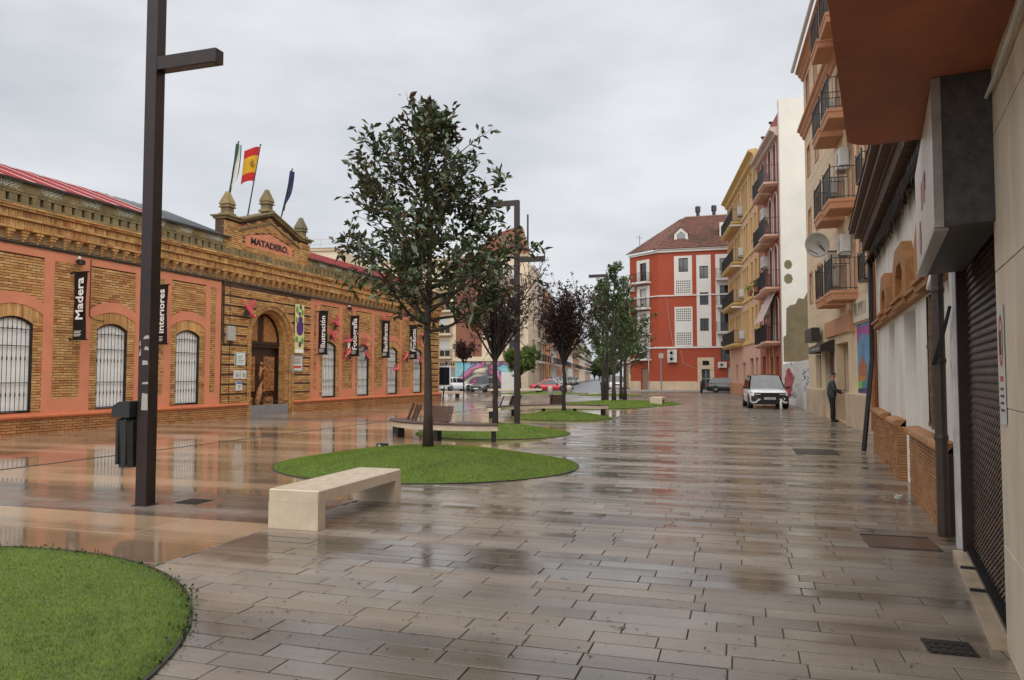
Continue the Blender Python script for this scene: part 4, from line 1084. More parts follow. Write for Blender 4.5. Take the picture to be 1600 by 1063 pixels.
for r_, dr in wins_c:
    a, b, z0, z1 = r_[0][0], r_[1][0], r_[0][1], r_[2][1]
    wo_ = empty('window'); wo_.parent = crm
    q = MB(); q.plate(rect(a-.09, b+.09, z0-.0, z1+.09), -.03, .02, [rect(a, b, z0+.001, z1)]); q.plate(rect(a, b, z0, z1), .12, .16, [rect(a+.06, (a+b)/2-.03, z0+.06, z1-.06), rect((a+b)/2+.03, b-.06, z0+.06, z1-.06)]); q.build('frame', 'terracotta' if True else '', wo_)
    q = MB(); q.box(a, b, .16, .18, z0, z1); q.build('pane', 'glass', wo_)
    if random.random() < .5:
        q = MB(); zc = z0 + (z1-z0)*random.uniform(.35,.75); q.box(a+.03, b-.03, .10, .13, zc, z1); q.build('blind', 'blind_brown', wo_)
# horizontal score lines of the render
m = MB(); z = 4.1
while z < CT-.4:
    m.box(cy(36.3), cy(18.1), -.004, .001, z, z+.02); z += .43
m.build('score_lines', 'salmon_pale', crm)
m = MB(); prof = [(.0,12.5),(-.09,12.55),(-.11,12.65),(-.2,12.75),(-.22,12.85),(-.32,12.9),(-.32,13.0),(0,13.05)]
def mould(m, prof, xa, xb):
    for i in range(len(prof)-1): m.face([(xa,*prof[i]),(xb,*prof[i]),(xb,*prof[i+1]),(xa,*prof[i+1])])
    for e in (xa, xb): m.face([(e,*p) for p in prof])
mould(m, prof, cy(36.4), cy(18.0)); m.build('string_course', 'terracotta', crm)
m = MB(); mould(m, [(p[0]*1.1, p[1]+2.75) for p in prof], cy(36.4), cy(18.0)); m.build('eaves', 'terracotta', crm)
m = MB(); m.box(cy(30.9), cy(25.75), -.10, .0, 3.05, 3.62); m.build('fascia', 'terracotta', crm)
m = MB(); m.box(cy(25.74), cy(25.4), -.16, .0, 3.0, 3.68); m.build('fascia_end', 'terracotta', crm)
for (ya, yb) in ((20.5,23.0),(23.0,25.4),(25.4,26.55),(29.02,29.38),(31.62,34.4),(34.4,36.35)):
    m = MB(); m.cbox(cy(yb)+.004, cy(ya)-.004, -.14, .0, 0, 1.06, .015); m.build('base_slab', 'stone_base', crm)
m = MB(); m.plate(rect(cy(29.0), cy(26.6), .0, 2.75), 1.0, 1.15); m.build('doorway', 'cream_pale', crm)
m = MB(); m.box(cy(28.4), cy(27.3), .92, .99, .0, 2.3); m.build('house_door', 'blind_brown', crm)
strokes(crm, cy(28.2), cy(27.8), 2.82, .14, -.012, 'frame_dark', 2, .05)
m = MB(); m.box(cy(31.6), cy(29.4), .2, .24, 0, 2.6)
z = .04
while z < 2.55: m.box(cy(31.5), cy(29.5), .18, .205, z, z+.07); z += .08
m.build('roller_shutter', 'pipe_brown', crm)
m = MB(); aw0, aw1 = cy(32.4), cy(29.2)
m.face([(aw0,-.02,2.95),(aw1,-.02,2.95),(aw1,-.5,2.75),(aw0,-.5,2.75)]); m.face([(aw0,-.5,2.75),(aw1,-.5,2.75),(aw1,-.5,2.5),(aw0,-.5,2.5)])
for e in (aw0, aw1): m.face([(e,-.02,2.95),(e,-.5,2.75),(e,-.5,2.5),(e,-.02,2.5)])
m.build('awning', 'frame_dark', crm)
strokes(crm, cy(32.2), cy(29.5), 2.57, .11, -.504, 'blind_grey', 13, .12)
m = MB(); m.cbox(cy(33.9), cy(31.9), -.45, -.12, 3.0, 3.55, .02); m.build('shop_sign', 'frame_dark', crm)
# ground-floor mural: hexagonal colour patches
mu = empty('mural'); mu.parent = crm
m = MB(); m.box(cy(25.3), cy(23.1), .04, .08, 1.08, 3.2); m.build('panel', plain('mural_sky', (.10,.26,.45), .5, .35, 1.2, 0), mu)
cols = {'a':(.42,.12,.04),'b':(.55,.20,.03),'c':(.25,.45,.10),'d':(.03,.28,.25),'e':(.12,.04,.25),'f':(.03,.03,.12),'g':(.35,.06,.28)}
for k_, c_ in cols.items(): plain('mural_'+k_, c_, .5, .15, 3., 0)
xb = cy(25.3)
for k_, pts in (('a',[(.1,1.85),(.6,2.2),(1.1,1.9),(.95,1.6),(.15,1.62)]),('b',[(.0,1.62),(.95,1.6),(.9,1.45),(.0,1.48)]),('c',[(.0,1.48),(.5,1.46),(.5,1.25),(.0,1.2)]),('d',[(.5,1.46),(1.7,1.5),(1.7,1.28),(.5,1.25)]),('f',[(.0,1.2),(.5,1.25),(.8,1.15),(.5,1.09),(0,1.09)]),('e',[(.5,1.25),(1.7,1.28),(1.7,1.09),(.55,1.09),(.8,1.15)]),('g',[(.0,3.1),(1.7,3.1),(1.7,2.75),(.6,2.9),(0,2.6)])):
    q = MB(); q.face([(xb+x*1.28, .037, z) for x, z in pts]); q.build('colour_patch', 'mural_'+k_, mu)
m = MB(); m.box(cy(25.35), cy(23.0), -.06, .0, 3.25, 3.95); m.build('sign_panel', 'cream_pale', crm)
strokes(crm, cy(25.1), cy(23.2), 3.42, .40, -.064, 'frame_dark', 9, .10)
# balconies
def rail(m, xa, xb, y0, z0, h, step=.13, ends=True):
    """railing round a balcony: front at y0, returns to the wall"""
    r = .011
    for z in (z0+.06, z0+h): m.box(xa, xb, y0-r, y0+r, z-r, z+r)
    m.box(xa, xb, y0-.02, y0+.02, z0+h-.012, z0+h+.02)
    x = xa
    while x < xb: m.box(x-.007, x+.007, y0-.007, y0+.007, z0, z0+h); x += step
    if ends:
        for e in (xa, xb):
            for z in (z0+.06, z0+h): m.box(e-r, e+r, y0, 0, z-r, z+r)
            y = y0
            while y < -.03: m.box(e-.007, e+.007, y-.007, y+.007, z0, z0+h); y += step
            m.box(e-.022, e+.022, y0-.022, y0+.022, z0, z0+h+.05); m.lathe([(0,-.03),(.035,0),(0,.03)], 8, (e, y0, z0+h+.08))
def balcony(par, xa, xb, z, out, smat, step=.13, th=.28, h=1.0, taper=.22):
    o = empty('balcony'); o.parent = par
    m = MB(); m.box(xa, xb, -out, .0, z-.10, z); n = len(m.v)
    m.v += [(xa+.02,-out+.02,z-.1),(xb-.02,-out+.02,z-.1),(xb-.02,.0,z-.1),(xa+.02,.0,z-.1),(xa+taper,-out+taper,z-th),(xb-taper,-out+taper,z-th),(xb-taper,0,z-th),(xa+taper,0,z-th)]
    for q in ((0,1,5,4),(1,2,6,5),(3,0,4,7),(4,5,6,7)): m.f.append(tuple(n+i for i in q)); m.m.append(0)
    m.build('slab', smat, o)
    m = MB(); rail(m, xa+.03, xb-.03, -out+.04, z, h, step); m.build('railing', 'black_iron', o); return o
for i, f in enumerate(FL + [12.98]):
    balcony(crm, cy(26.15), cy(24.75), f+.06, .78, 'terracotta', th=.30, taper=.04)
    balcony(crm, cy(28.2), cy(26.65), f+.06, .78, 'terracotta', th=.30, taper=.04)
    if i < 3:
        for y_ in (23.95, 24.05): pass
        m = MB(); rail(m, cy(23.35), cy(22.55), -.24, f+.15, .7, .1); m.box(cy(23.35), cy(22.55), -.26, 0, f+.09, f+.15); m.build('window_guard', 'black_iron', crm)
def ac_unit(par, x, y, z, wd=.8, hg=.58, dp=.3, face='f'):
    o = empty('air_conditioner'); o.parent = par; o.location = (x, y, z)
    m = MB(); m.cbox(0, wd, -dp, 0, 0, hg, .02); m.build('casing', 'ac_white', o)
    rf = min(wd*.8, hg)*.40; cs_ = [hg*.5] if hg < wd*1.2 else [hg*.27, hg*.74]
    m = MB()
    for c_ in cs_: m.lathe([(.0,-.004),(rf*.9,-.004),(rf*.93,.0)], 16, (wd*.42,-dp-.002,c_), 0, 'y')
    m.build('fan_grille', 'fan_dark', o)
    m = MB()
    for c_ in cs_:
        for r_ in (.25,.5,.75): m.lathe([(rf*r_-.012,-.012),(rf*r_+.012,-.012),(rf*r_+.012,-.004)], 16, (wd*.42,-dp-.004,c_), 0, 'y')
    m.build('guard', 'ac_white', o)
    m = MB(); m.box(.05,.09,-dp,.0,-.12,0); m.box(wd-.09,wd-.05,-dp,.0,-.12,0); m.build('bracket', 'alu', o); return o
for (Y_, z) in ((28.7,4.75),(29.4,5.5),(28.6,8.0),(28.7,10.7),(26.5,5.6),(26.5,8.4),(28.7,13.7)): ac_unit(crm, cy(Y_), 0, z)
ds = empty('satellite_dish', (3.29, 27.55, 5.9), math.atan2(-1, .045), 'grey satellite dish on the cream apartment wall', 'satellite dish')
m = MB(); m.lathe([(0,.10),(.2,.085),(.36,.03),(.44,-.03),(.445,-.025),(.36,.04),(.2,.10),(0,.115)], 20, (0,0,0), 0, 'y'); dd_ = m.build('dish', 'box_grey', ds, True); dd_.location = (0,-.75,.25); dd_.rotation_euler = (R(18),0,R(55))
m = MB(); m.path([(0,0,0),(0,-.5,0),(0,-.68,.22)], .025, 8); m.path([(.1,-.75,-.1),(.5,-1.1,.0)], .014, 6); m.build('arm', 'black_iron', ds)
m = MB(); m.path([(cy(36.2),-.5,15.72),(cy(30),-.5,15.74),(cy(18),-.5,15.76)], .08, 10); m.build('gutter', 'white_metal', crm)

# ================================================================== RED AND YELLOW HOUSES BEHIND THE CAR
AZ = math.atan2(-.9908, .1356)
SO = (2.42, 50.3, -.48)
def sx_(s): return -s
red = empty('red_house', SO, AZ, 'dark red rendered house with arched windows, black balconies and blank white party wall', 'building'); red.scale = (1.3,)*3
RW = 6.4; RF = [3.35, 6.05, 8.7, 11.35]
holes = []; rw = []
for f in RF:
    for (a, b) in ((.7,1.55),(2.1,2.95),(4.3,5.1)):
        l = [(sx_(b), f+.05),(sx_(a), f+.05)] + arch(sx_(b), sx_(a), f+1.9, .35, 6); holes.append(l); rw.append((sx_(b), sx_(a), f))
gd = [rect(sx_(1.6),sx_(.8),.03,2.6), rect(sx_(3.0),sx_(2.2),.03,2.6), rect(sx_(5.6),sx_(4.4),.03,2.7)]
m = MB(); m.plate(rect(sx_(RW), 0, .004, 14.4), 0, .25, holes+gd); m.build('wall', 'red_render', red)
m = MB(); m.box(sx_(RW), -.02, .26, 11, 0, 14.4); m.build('back_wall', 'grey_wall', red)
for (a, b, f) in rw:
    wo_ = empty('window'); wo_.parent = red
    m = MB(); m.plate([(a-.1,f+.05),(b+.1,f+.05)] + arch(a-.1, b+.1, f+1.9, .43, 6), -.03, .02, [[(a,f+.052),(b,f+.052)] + arch(a, b, f+1.9, .35, 6)]); m.box((a+b)/2-.03, (a+b)/2+.03, .14, .18, f, f+2.2); m.build('frame', 'far_white', wo_)
    m = MB(); m.box(a, b, .18, .2, f, f+2.3); m.build('pane', 'glass_light', wo_)
for g_ in gd:
    m = MB(); m.box(g_[0][0], g_[1][0], .16, .2, .02, 2.7); m.build('door', 'frame_dark', red)
for x in (2.0, 3.25, 4.2): 
    m = MB(); m.box(sx_(x)-.1, sx_(x)+.1, -.05, .0, 0, 3.2); m.build('pilaster', 'terracotta', red)
for f in RF:
    balcony(red, sx_(2.1), sx_(.35), f, .68, 'salmon', .09, .2, .85, .12)
    balcony(red, sx_(4.6), sx_(2.5), f-.05, .6, 'salmon', .09, .2, .85, .12)
m = MB(); mould(m, [(0,13.55),(-.15,13.6),(-.2,13.75),(-.4,13.85),(-.4,14.0),(0,14.05)], sx_(RW), 0); m.build('cornice', 'salmon_pale', red)
m = MB(); m.box(sx_(RW), 0, .3, .5, 14.4, 15.3); m.build('attic_wall', 'red_render', red)
ac_unit(red, sx_(4.1), 0, 4.9); ac_unit(red, sx_(4.1), 0, 7.5); ac_unit(red, sx_(4.0), 0, 10.1)
for (x, f) in ((3.0,6.1),(5.2,6.1)):
    o = empty('potted_plant'); o.parent = red; o.location = (sx_(x), -.7, f)
    m = MB(); m.lathe([(.1,0),(.15,.25),(.16,.27),(.0,.26)], 10); m.build('pot', 'pot', o)
    m = MB()
    for i in range(60):
        a = random.uniform(0,6.28); r = random.uniform(.02,.3); z = random.uniform(.25,.6); p = Vector((r*math.cos(a), r*math.sin(a), z)); d_ = Vector((random.gauss(0,.06),random.gauss(0,.06),random.gauss(0,.06))); e_ = Vector((random.gauss(0,.04),random.gauss(0,.04),random.gauss(0,.04)))
        m.face([p, p+d_, p+d_+e_, p+e_])
    m.build('leaves', 'leaf_bright', o)
m = MB()          # striped sunblind hanging over the lowest red balcony
for i in range(9): m.face([(sx_(2.9)+i*.27,-.1,6.0),(sx_(2.9)+(i+1)*.27,-.1,6.0),(sx_(2.9)+(i+1)*.27,-.85,4.35),(sx_(2.9)+i*.27,-.85,4.35)], i % 2)
m.build('sunblind', ['far_white','red_render'], red)
# party wall of the red house: pale upper part, older olive render below with a ragged edge
m = MB(); m.box(0.0, .3, -.02, 11, 0, 15.3); m.build('party_wall', 'white_wall', red)
m = MB(); pts = [(0.02,2.3),(1.62,2.3),(1.62,5.9),(1.45,5.7),(1.2,5.75),(1.0,5.35),(.75,5.4),(.6,5.1),(.35,5.05),(.18,4.9),(.15,3.6),(.02,3.5)]
m.v = [(.303, x, z) for x, z in pts]; m.f = [tuple(range(len(pts)))]; m.m = [0]
for dx, dz, s in ((.3,7.05,.22),(.3,6.35,.24)):
    n = len(m.v); m.v += [(.303, dx+s*math.cos(t)*.9, dz+s*math.sin(t)*1.1) for t in [6.28*i/7 for i in range(7)]]; m.f.append(tuple(range(n, n+7))); m.m.append(0)
m.build('bare_render', 'olive_render', red)
# graffiti wall in front of it
GX = 10.1
gw = empty('graffiti_wall', (2.45, 50.1, 0), math.atan2(-13.68, .47), 'low white wall with red and black graffiti beside the parked white car', 'wall')
m = MB(); m.cbox(0, 1.355*GX, 0, .18, 0, 2.36, .01); m.build('wall', 'far_white', gw)
random.seed(12); plain('spray_red', (.48,.02,.03), .6, .2, 6., 0); plain('spray_blue', (.10,.25,.42), .6, .2, 6., 0); plain('spray_pink', (.62,.30,.32), .6, .2, 6., 0)
def scrib(n, cx_, cz_, sx, sz, r, mat, y=-.004, seed=0):
    random.seed(seed); m = MB()
    for i in range(n):
        x, z = cx_+random.gauss(0, sx*.4), cz_+random.gauss(0, sz*.4); a = random.uniform(.9, 2.2); L = random.uniform(.12,.34)
        p = [(x+L*t*math.cos(a)+.05*math.sin(t*5+i), y-.0004*i*.02, z+L*t*math.sin(a)) for t in (-.5,-.2,.1,.5)]
        for q0, q1 in zip(p, p[1:]): m.face([((q0[0]-r)*GX,y,q0[2]),((q1[0]-r)*GX,y,q1[2]),((q1[0]+r)*GX,y,q1[2]),((q0[0]+r)*GX,y,q0[2])])
    return m.build('graffiti', mat, gw)
def blotch(pts, mat, y):
    m = MB(); m.face([(x*GX, y, z) for x, z in pts]); m.build('graffiti', mat, gw)
random.seed(21); rp_ = []
for i in range(26):
    t = 6.283*i/26; k = random.uniform(.82,1.12); rp_.append((.36+.29*k*math.cos(t)+.04*math.sin(3*t), 1.22+.82*k*math.sin(t)))
blotch([(x, max(.25, z)) for x, z in rp_], 'spray_red', -.003)
scrib(34, .36, 1.3, .3, .7, .009, 'spray_pink', -.006, 3); scrib(22, .36, 1.5, .5, .95, .010, 'frame_dark', -.008, 5); scrib(12, .75, 1.5, .3, 1.0, .008, 'blind_grey', -.004, 7); scrib(8, .62, .55, .3, .2, .016, 'frame_dark', -.005, 9); scrib(14, 1.2, 1.5, .12, 1.1, .018, 'spray_blue', -.004, 11)

yel = empty('yellow_house', SO, AZ, 'salmon house with yellow trim and rows of black balconies', 'building'); yel.scale = (1.3,)*3
Y0_, Y1_ = 6.4, 20.4; YF = [3.8, 6.55, 9.3, 12.05]
holes = []; yw = []
for f in YF:
    for a in (7.0, 8.5, 10.4, 11.3, 12.2, 13.9, 14.8, 15.7, 17.2, 18.1, 19.0):
        tall = a not in (7.0, 8.5)
        r_ = rect(sx_(a+.62), sx_(a), f+(.05 if tall else .7), f+2.0); holes.append(r_); yw.append(r_)
gd = [rect(sx_(8.2),sx_(7.2),.03,2.7), rect(sx_(10.4),sx_(9.0),.03,2.7), rect(sx_(13.6),sx_(12.4),.03,2.5), rect(sx_(17),sx_(16),1.2,2.4)]
m = MB(); m.plate(rect(sx_(Y1_), sx_(Y0_), .004, 14.8), 0, .25, holes+gd); m.box(sx_(Y1_), sx_(Y0_), .255, 10, 0, 14.8); m.build('wall', 'salmon', yel)
for r_ in yw:
    a, b, z0, z1 = r_[0][0], r_[1][0], r_[0][1], r_[2][1]
    wo_ = empty('window'); wo_.parent = yel
    m = MB(); m.plate(rect(a-.12, b+.12, z0-.12, z1+.12), -.04, .01, [rect(a, b, z0, z1)]); m.build('frame', 'yellow', wo_)
    m = MB(); m.box(a, b, .16, .18, z0, z1); m.build('pane', random.choice(('glass','glass','blind_brown','blind_grey')), wo_)
for g_ in gd:
    m = MB(); m.box(g_[0][0], g_[1][0], .18, .2, .0, 2.8); m.build('door', 'frame_dark', yel)
m = MB(); m.box(sx_(Y1_)+.01, sx_(Y0_), -.05, .0, .0, 1.1); m.build('base', 'terracotta', yel)
for x in (Y0_+.12, 9.8, Y1_-.12):
    m = MB(); m.box(sx_(x)-.14, sx_(x)+.14, -.06, 0, 3.6, 14.5); m.build('pilaster', 'yellow', yel)
m = MB()
for f in YF: m.box(sx_(Y1_), sx_(Y0_), -.07, .0, f-.2, f-.05)
mould(m, [(0,14.3),(-.2,14.4),(-.25,14.6),(-.5,14.75),(-.5,14.85),(0,14.9)], sx_(Y1_), sx_(Y0_)); m.build('bands', 'yellow', yel)
for f in YF: balcony(yel, sx_(19.8), sx_(13.4), f, .62, 'yellow', .1, .22, .85, .1)
for f in YF: ac_unit(yel, sx_(13.2), 0, f+.3, .7, .5, .28)
m = MB(); m.box(sx_(Y1_), sx_(Y0_-.1), 1.5, 9, 14.8, 17.0); m.build('attic', 'salmon_pale', yel)
for x in (8, 11, 14, 17):
    m = MB(); m.tube((sx_(x),1.6,17),(sx_(x),1.6,17.9),.03); m.lathe([(.10,0),(.16,.1),(.02,.16)], 8, (sx_(x),1.6,17.8)); m.build('vent', 'frame_dark', yel)
for f in YF[1:]:
    m = MB(); m.tube((sx_(13.1),-.0,f-.35),(sx_(13.1),-.75,f-.35),.06); m.build('awning_roll', 'far_white', yel)
# ================================================================== FAR BUILDINGS
def block(name, label, origin, rz, W, D, Ht, wallmat, floors, cols_, wh=1.5, ww=1.1, balc=(), bmat=None, ground=None, cornice='far_white', sill=.8, panes=('glass','blind_grey','blind_brown'), roofmat=None):
    """street block: local x along the front, y into the block; windows in a grid, balconies on the given columns"""
    o = empty(name, origin, rz, label, 'building')
    holes = []; ws = []
    for f in floors:
        for i, c in enumerate(cols_):
            z0 = f + (.1 if i in balc else sill); r_ = rect(c-ww/2, c+ww/2, z0, f+sill+wh); holes.append(r_); ws.append((r_, i in balc, f))
    gh = [rect(a, b, .03, 2.7) for a, b in (ground or [])]
    m = MB(); m.plate(rect(0, W, .004, Ht), 0, .22, holes + gh); m.box(0, W, .23, D, 0, Ht); m.build('wall', wallmat, o)
    for r_, bl, f in ws:
        a, b, z0, z1 = r_[0][0], r_[1][0], r_[0][1], r_[2][1]
        wo_ = empty('window'); wo_.parent = o; wo_.location = (a, 0, z0); w_, h_ = b-a, z1-z0
        m = MB(); m.plate(rect(0, w_, 0, h_), .10, .15, [rect(.06, w_/2-.03, .06, h_-.06), rect(w_/2+.03, w_-.06, .06, h_-.06)]); m.build('frame', cornice, wo_)
        m = MB(); m.box(0, w_, .15, .17, 0, h_); p = random.choice(panes); m.build('pane', 'glass', wo_)
        if p != 'glass':
            m = MB(); m.box(.04, w_-.04, .08, .11, h_*random.uniform(.2,.7), h_); m.build('blind', p, wo_)
        if bl: 
            bo = balcony(o, a-.45, b+.45, f, .8, bmat or wallmat, .16, .2, 1.0, .03)
    for a, b in (ground or []):
        m = MB(); m.box(a, b, .15, .18, 0, 2.75); m.build('door', random.choice(('frame_dark','blind_brown','steel')), o)
    m = MB(); mould(m, [(0,Ht-.35),(-.2,Ht-.3),(-.25,Ht-.1),(-.35,Ht),(0.2,Ht+.04)], 0, W); m.build('cornice', cornice, o)
    if roofmat:
        m = MB(); m.v = [(0,-.3,Ht),(W,-.3,Ht),(W,D/2,Ht+2.5),(0,D/2,Ht+2.5)]; m.f = [(0,1,2,3)]; m.m = [0]; m.build('roof', roofmat, o)
    return o
# red-orange corner house
oh = empty('orange_house', (-8.68, 82, 0), 0, 'red-orange rendered corner house with white panels and tiled hip roof', 'building')
W_, Ht = 14.0, 15.35
p1 = (1.72, 3.62); p2 = (4.07, 5.58); p3 = (6.05, 9.2)
wh = [rect(2.2, 3.2, 12.9, 14.4)] + [rect(4.4, 5.3, z, z+1.35) for z in (12.1, 9.25, 6.45)] + [rect(6.5, 7.4, z, z+2.1) for z in (12.1, 9.2, 6.4)] + [rect(6.5,7.4,3.2,5.3)] + [rect(10,11,z,z+1.6) for z in (12.4,9.5,6.7)]
dr = rect(4.5, 5.35, .03, 2.35); dr2 = rect(4.6, 5.3, 2.75, 3.25)
m = MB(); m.plate(rect(0, W_, .004, Ht), 0, .25, wh + [dr, dr2, rect(7.2, 9.4, .03, 2.6)]); m.box(0, W_, .26, 12, 0, Ht); m.build('wall', 'orange_red', oh)
for r_ in wh + [dr2]:
    a, b, z0, z1 = r_[0][0], r_[1][0], r_[0][1], r_[2][1]
    wo_ = empty('window'); wo_.parent = oh
    m = MB(); m.plate(r_, .10, .15, [rect(a+.06, (a+b)/2-.03, z0+.06, z1-.06), rect((a+b)/2+.03, b-.06, z0+.06, z1-.06)]); m.build('frame', 'frame_dark', wo_)
    m = MB(); m.box(a, b, .15, .17, z0, z1); m.build('pane', 'glass', wo_)
def whitepanel(x0, x1, z0, z1, holes):
    m = MB(); m.plate(rect(x0, x1, z0, z1), -.05, .01, holes); m.build('white_panel', 'far_white', oh)
def grid(x0, x1, z0, z1, nx, nz):
    r = []
    for i in range(nx):
        for k in range(nz):
            a = x0+(x1-x0)*(i+.2)/nx; b = x0+(x1-x0)*(i+.8)/nx; c = z0+(z1-z0)*(k+.2)/nz; d_ = z0+(z1-z0)*(k+.8)/nz; r.append(rect(a,b,c,d_))
    return r
vents = [(10.55,12.0),(7.5,8.95),(4.95,6.35)]
vg = []
for a, b in vents: vg += grid(p1[0]+.15, p1[1]-.15, a, b, 8, 6)
for a, b in vents:
    m = MB(); m.box(p1[0]+.05, p1[1]-.05, -.03, -.02, a, b); m.build('vent_back', 'frame_dark', oh)
whitepanel(*p1, 10.45, 14.65, [wh[0]] + [g_ for g_ in vg if g_[0][1] > 10]); whitepanel(*p1, 4.8, 9.1, [g_ for g_ in vg if g_[0][1] < 10])
whitepanel(*p2, 4.8, 14.65, wh[1:4]); whitepanel(*p3, 4.8, 14.65, [wh[4], wh[5], wh[6], rect(6.5,7.4,4.81,5.3)])
m = MB(); m.box(-.02, W_, -.10, .0, 10.28, 10.42); m.box(-.02, W_, -.12, .0, 4.62, 4.78); m.build('string_course', 'far_white', oh)
for a, b in ((-.05,4.05),(5.8,7.1)):
    m = MB(); m.box(a, b, -.08, 0, 0, 1.05); m.build('stone_base', 'stone_base', oh)
m = MB(); m.plate(rect(4.07, 5.8, .0, 3.6), -.07, .0, [rect(4.5,5.35,.02,2.35), dr2]); m.build('door_surround', 'stone_base', oh)
m = MB(); m.box(4.5, 5.35, .12, .16, 0, 2.35); m.build('door', 'glass', oh)
m = MB(); m.box(4.5,5.35,.10,.13,1.3,1.36); m.box(4.9,4.95,.1,.13,0,2.35); m.build('door_bars', 'steel', oh)
m = MB(); m.box(7.2, 9.4, .12, .16, 0, 2.6); m.build('garage_door', 'blind_grey', oh)
for z in (12.0, 9.1, 6.3): balcony(oh, 6.1, 8.4, z, .9, 'far_white', .12, .22, 1.0, .03)
ac_unit(oh, .95, -.05, 3.1, 1.0, 1.35, .4); ac_unit(oh, 6.2, -.05, 2.5, .9, .6, .35); ac_unit(oh, 6.4, -.5, 12.1, .8, .6, .3)
m = MB(); m.box(-.1, W_, -.18, .1, Ht-.25, Ht); m.box(-.15, W_, -.30, .1, Ht, Ht+.12); m.build('cornice', 'far_white', oh)
m = MB(); m.path([(.9,-.06,10.2),(1.2,-.08,7.2),(1.75,-.1,3.6)], .015, 5); m.path([(2.3,-.06,4.4),(2.6,-.06,3.0),(4.0,-.06,2.4)], .015, 5); m.build('cable', 'blind_grey', oh)
# chamfered corner wing
ca = math.atan2(.61, -.79)
ch = empty('corner_wing', (-8.68, 82, 0), 0, None, None); ch.parent = oh; ch.location = (0,0,0); ch.rotation_euler.z = math.atan2(-.61,.79)
chW = 4.4
cw_ = [rect(-2.75,-1.75,z,z+2.1) for z in (12.15,9.25,6.4,3.6)]
m = MB(); m.plate(rect(-chW, 0, .004, Ht), 0, .25, cw_ + [rect(-2.7,-1.7,.03,2.5)]); m.box(-chW, 0, .26, 6, 0, Ht); m.build('wing_wall', 'orange_red', ch)
for r_ in cw_:
    m = MB(); a, b, z0, z1 = r_[0][0], r_[1][0], r_[0][1], r_[2][1]; m.plate(rect(a-.5,b+.45,z0-.1,z1+.35), -.05, .0, [r_]); m.build('white_panel', 'far_white', ch)
    m = MB(); m.box(a,b,.14,.16,z0,z1); m.build('pane', random.choice(('blind_grey','glass')), ch)
    m = MB(); rail(m, a-.65, b+.55, -.75, z0-.05, 1.0, .12); m.box(a-.7,b+.6,-.8,0,z0-.25,z0-.05); m.build('balcony', ['black_iron'], ch)
    m = MB(); m.box(a-.72,b+.62,-.82,-.001,z0-.27,z0-.052); m.build('balcony_slab', 'far_white', ch)
m = MB(); m.face([(-2.9,-.05,5.9),(-1.8,-.05,5.9),(-1.7,-.85,4.2),(-2.9,-.85,4.2)]); m.face([(-1.8,-.05,5.9),(-1.8,-.05,4.4),(-1.7,-.85,4.2)]); m.build('sunblind', 'far_white', ch)
m = MB(); m.box(-2.7,-1.7,.15,.18,0,2.5); m.build('door', 'blind_brown', ch)
for a, b in ((-chW,-2.75),(-1.65,0)):
    m = MB(); m.box(a, b, -.06, 0, 0, 1.05); m.build('stone_base', 'stone_base', ch)
m = MB(); m.box(-chW,0,-.15,.1,Ht-.25,Ht); m.box(-chW,0,-.12,0,10.3,10.42); m.box(-chW,0,-.12,0,4.62,4.78); m.build('cornice', 'far_white', ch)
ac_unit(ch, -4.3, 0, 11.2, .8, .55, .3)
# hip roof with rows of roof tiles
Pc = Vector((-chW*.79, chW*.61, 0))
def tiled(name, A, B, Cc, Dd, nx, nz):
    """tile field on quad A,B (eave) C,D (ridge)"""
    m = MB(); A, B, Cc, Dd = map(Vector, (A,B,Cc,Dd)); nrm = (B-A).cross(Dd-A).normalized()
    for k in range(nz):
        for i in range(nx):
            def P(s, t): return (A*(1-s)+B*s)*(1-t) + (Dd*(1-s)+Cc*s)*t
            s0, s1, t0, t1 = i/nx, (i+1)/nx, k/nz, (k+1)/nz
            a, b, c, d_ = P(s0,t0), P(s1,t0), P(s1,t1), P(s0,t1); mid0 = P((s0+s1)/2,t0)+nrm*.12; mid1 = P((s0+s1)/2,t1)+nrm*.06
            m.face([a+nrm*.03, mid0, mid1, d_]); m.face([mid0, b+nrm*.03, c, mid1]); m.face([a-nrm*.02, b-nrm*.02, b+nrm*.03, mid0, a+nrm*.03])
    return tag(m.build(name, 'roof_tile', oh), kind='stuff')
pieces('roof_tile', [(0,(.14,.06,.042)),(.4,(.19,.08,.055)),(.7,(.12,.055,.042)),(1,(.23,.10,.065))], stain=.4, stscale=.4)
E0 = (-.35,-.35,Ht+.1); E1 = (W_,-.35,Ht+.1); T0 = (2.6,5.5,Ht+4.6); T1 = (W_,5.5,Ht+4.6); E2 = (Pc.x-.4, Pc.y-.2, Ht+.1)
tiled('roof_tiles', E0, E1, T1, T0, 46, 22); tiled('roof_tiles', E2, E0, T0, (T0[0]-.6,T0[1]+.8,T0[2]), 14, 22)
m = MB(); m.path([E0, T0], .14, 8); m.path([T0, T1], .14, 8); m.build('ridge', 'roof_tile', oh)
d_ = empty('dormer'); d_.parent = oh; d_.location = (2.4, 1.2, Ht+1.15)
m = MB(); m.plate([(-.75,0),(.75,0),(.75,.8),(0,1.5),(-.75,.8)], 0, .1, [[(-.45,.15),(.45,.15),(.45,.7),(0,1.1),(-.45,.7)]]); m.build('front', 'far_white', d_)
m = MB(); m.box(-.5,.5,.08,.1,.1,1.05); m.build('pane', 'glass_light', d_)
m = MB(); m.face([(-.85,-.1,.72),(0,-.1,1.58),(0,2.4,1.58),(-.85,2.4,.72)]); m.face([(0,-.1,1.58),(.85,-.1,.72),(.85,2.4,.72),(0,2.4,1.58)]); m.face([(-.75,.1,0),(-.75,2,0),(-.75,2,.8),(-.75,.1,.8)]); m.face([(.75,.1,0),(.75,2,0),(.75,2,.8),(.75,.1,.8)]); m.build('hood', 'roof_tile', d_)
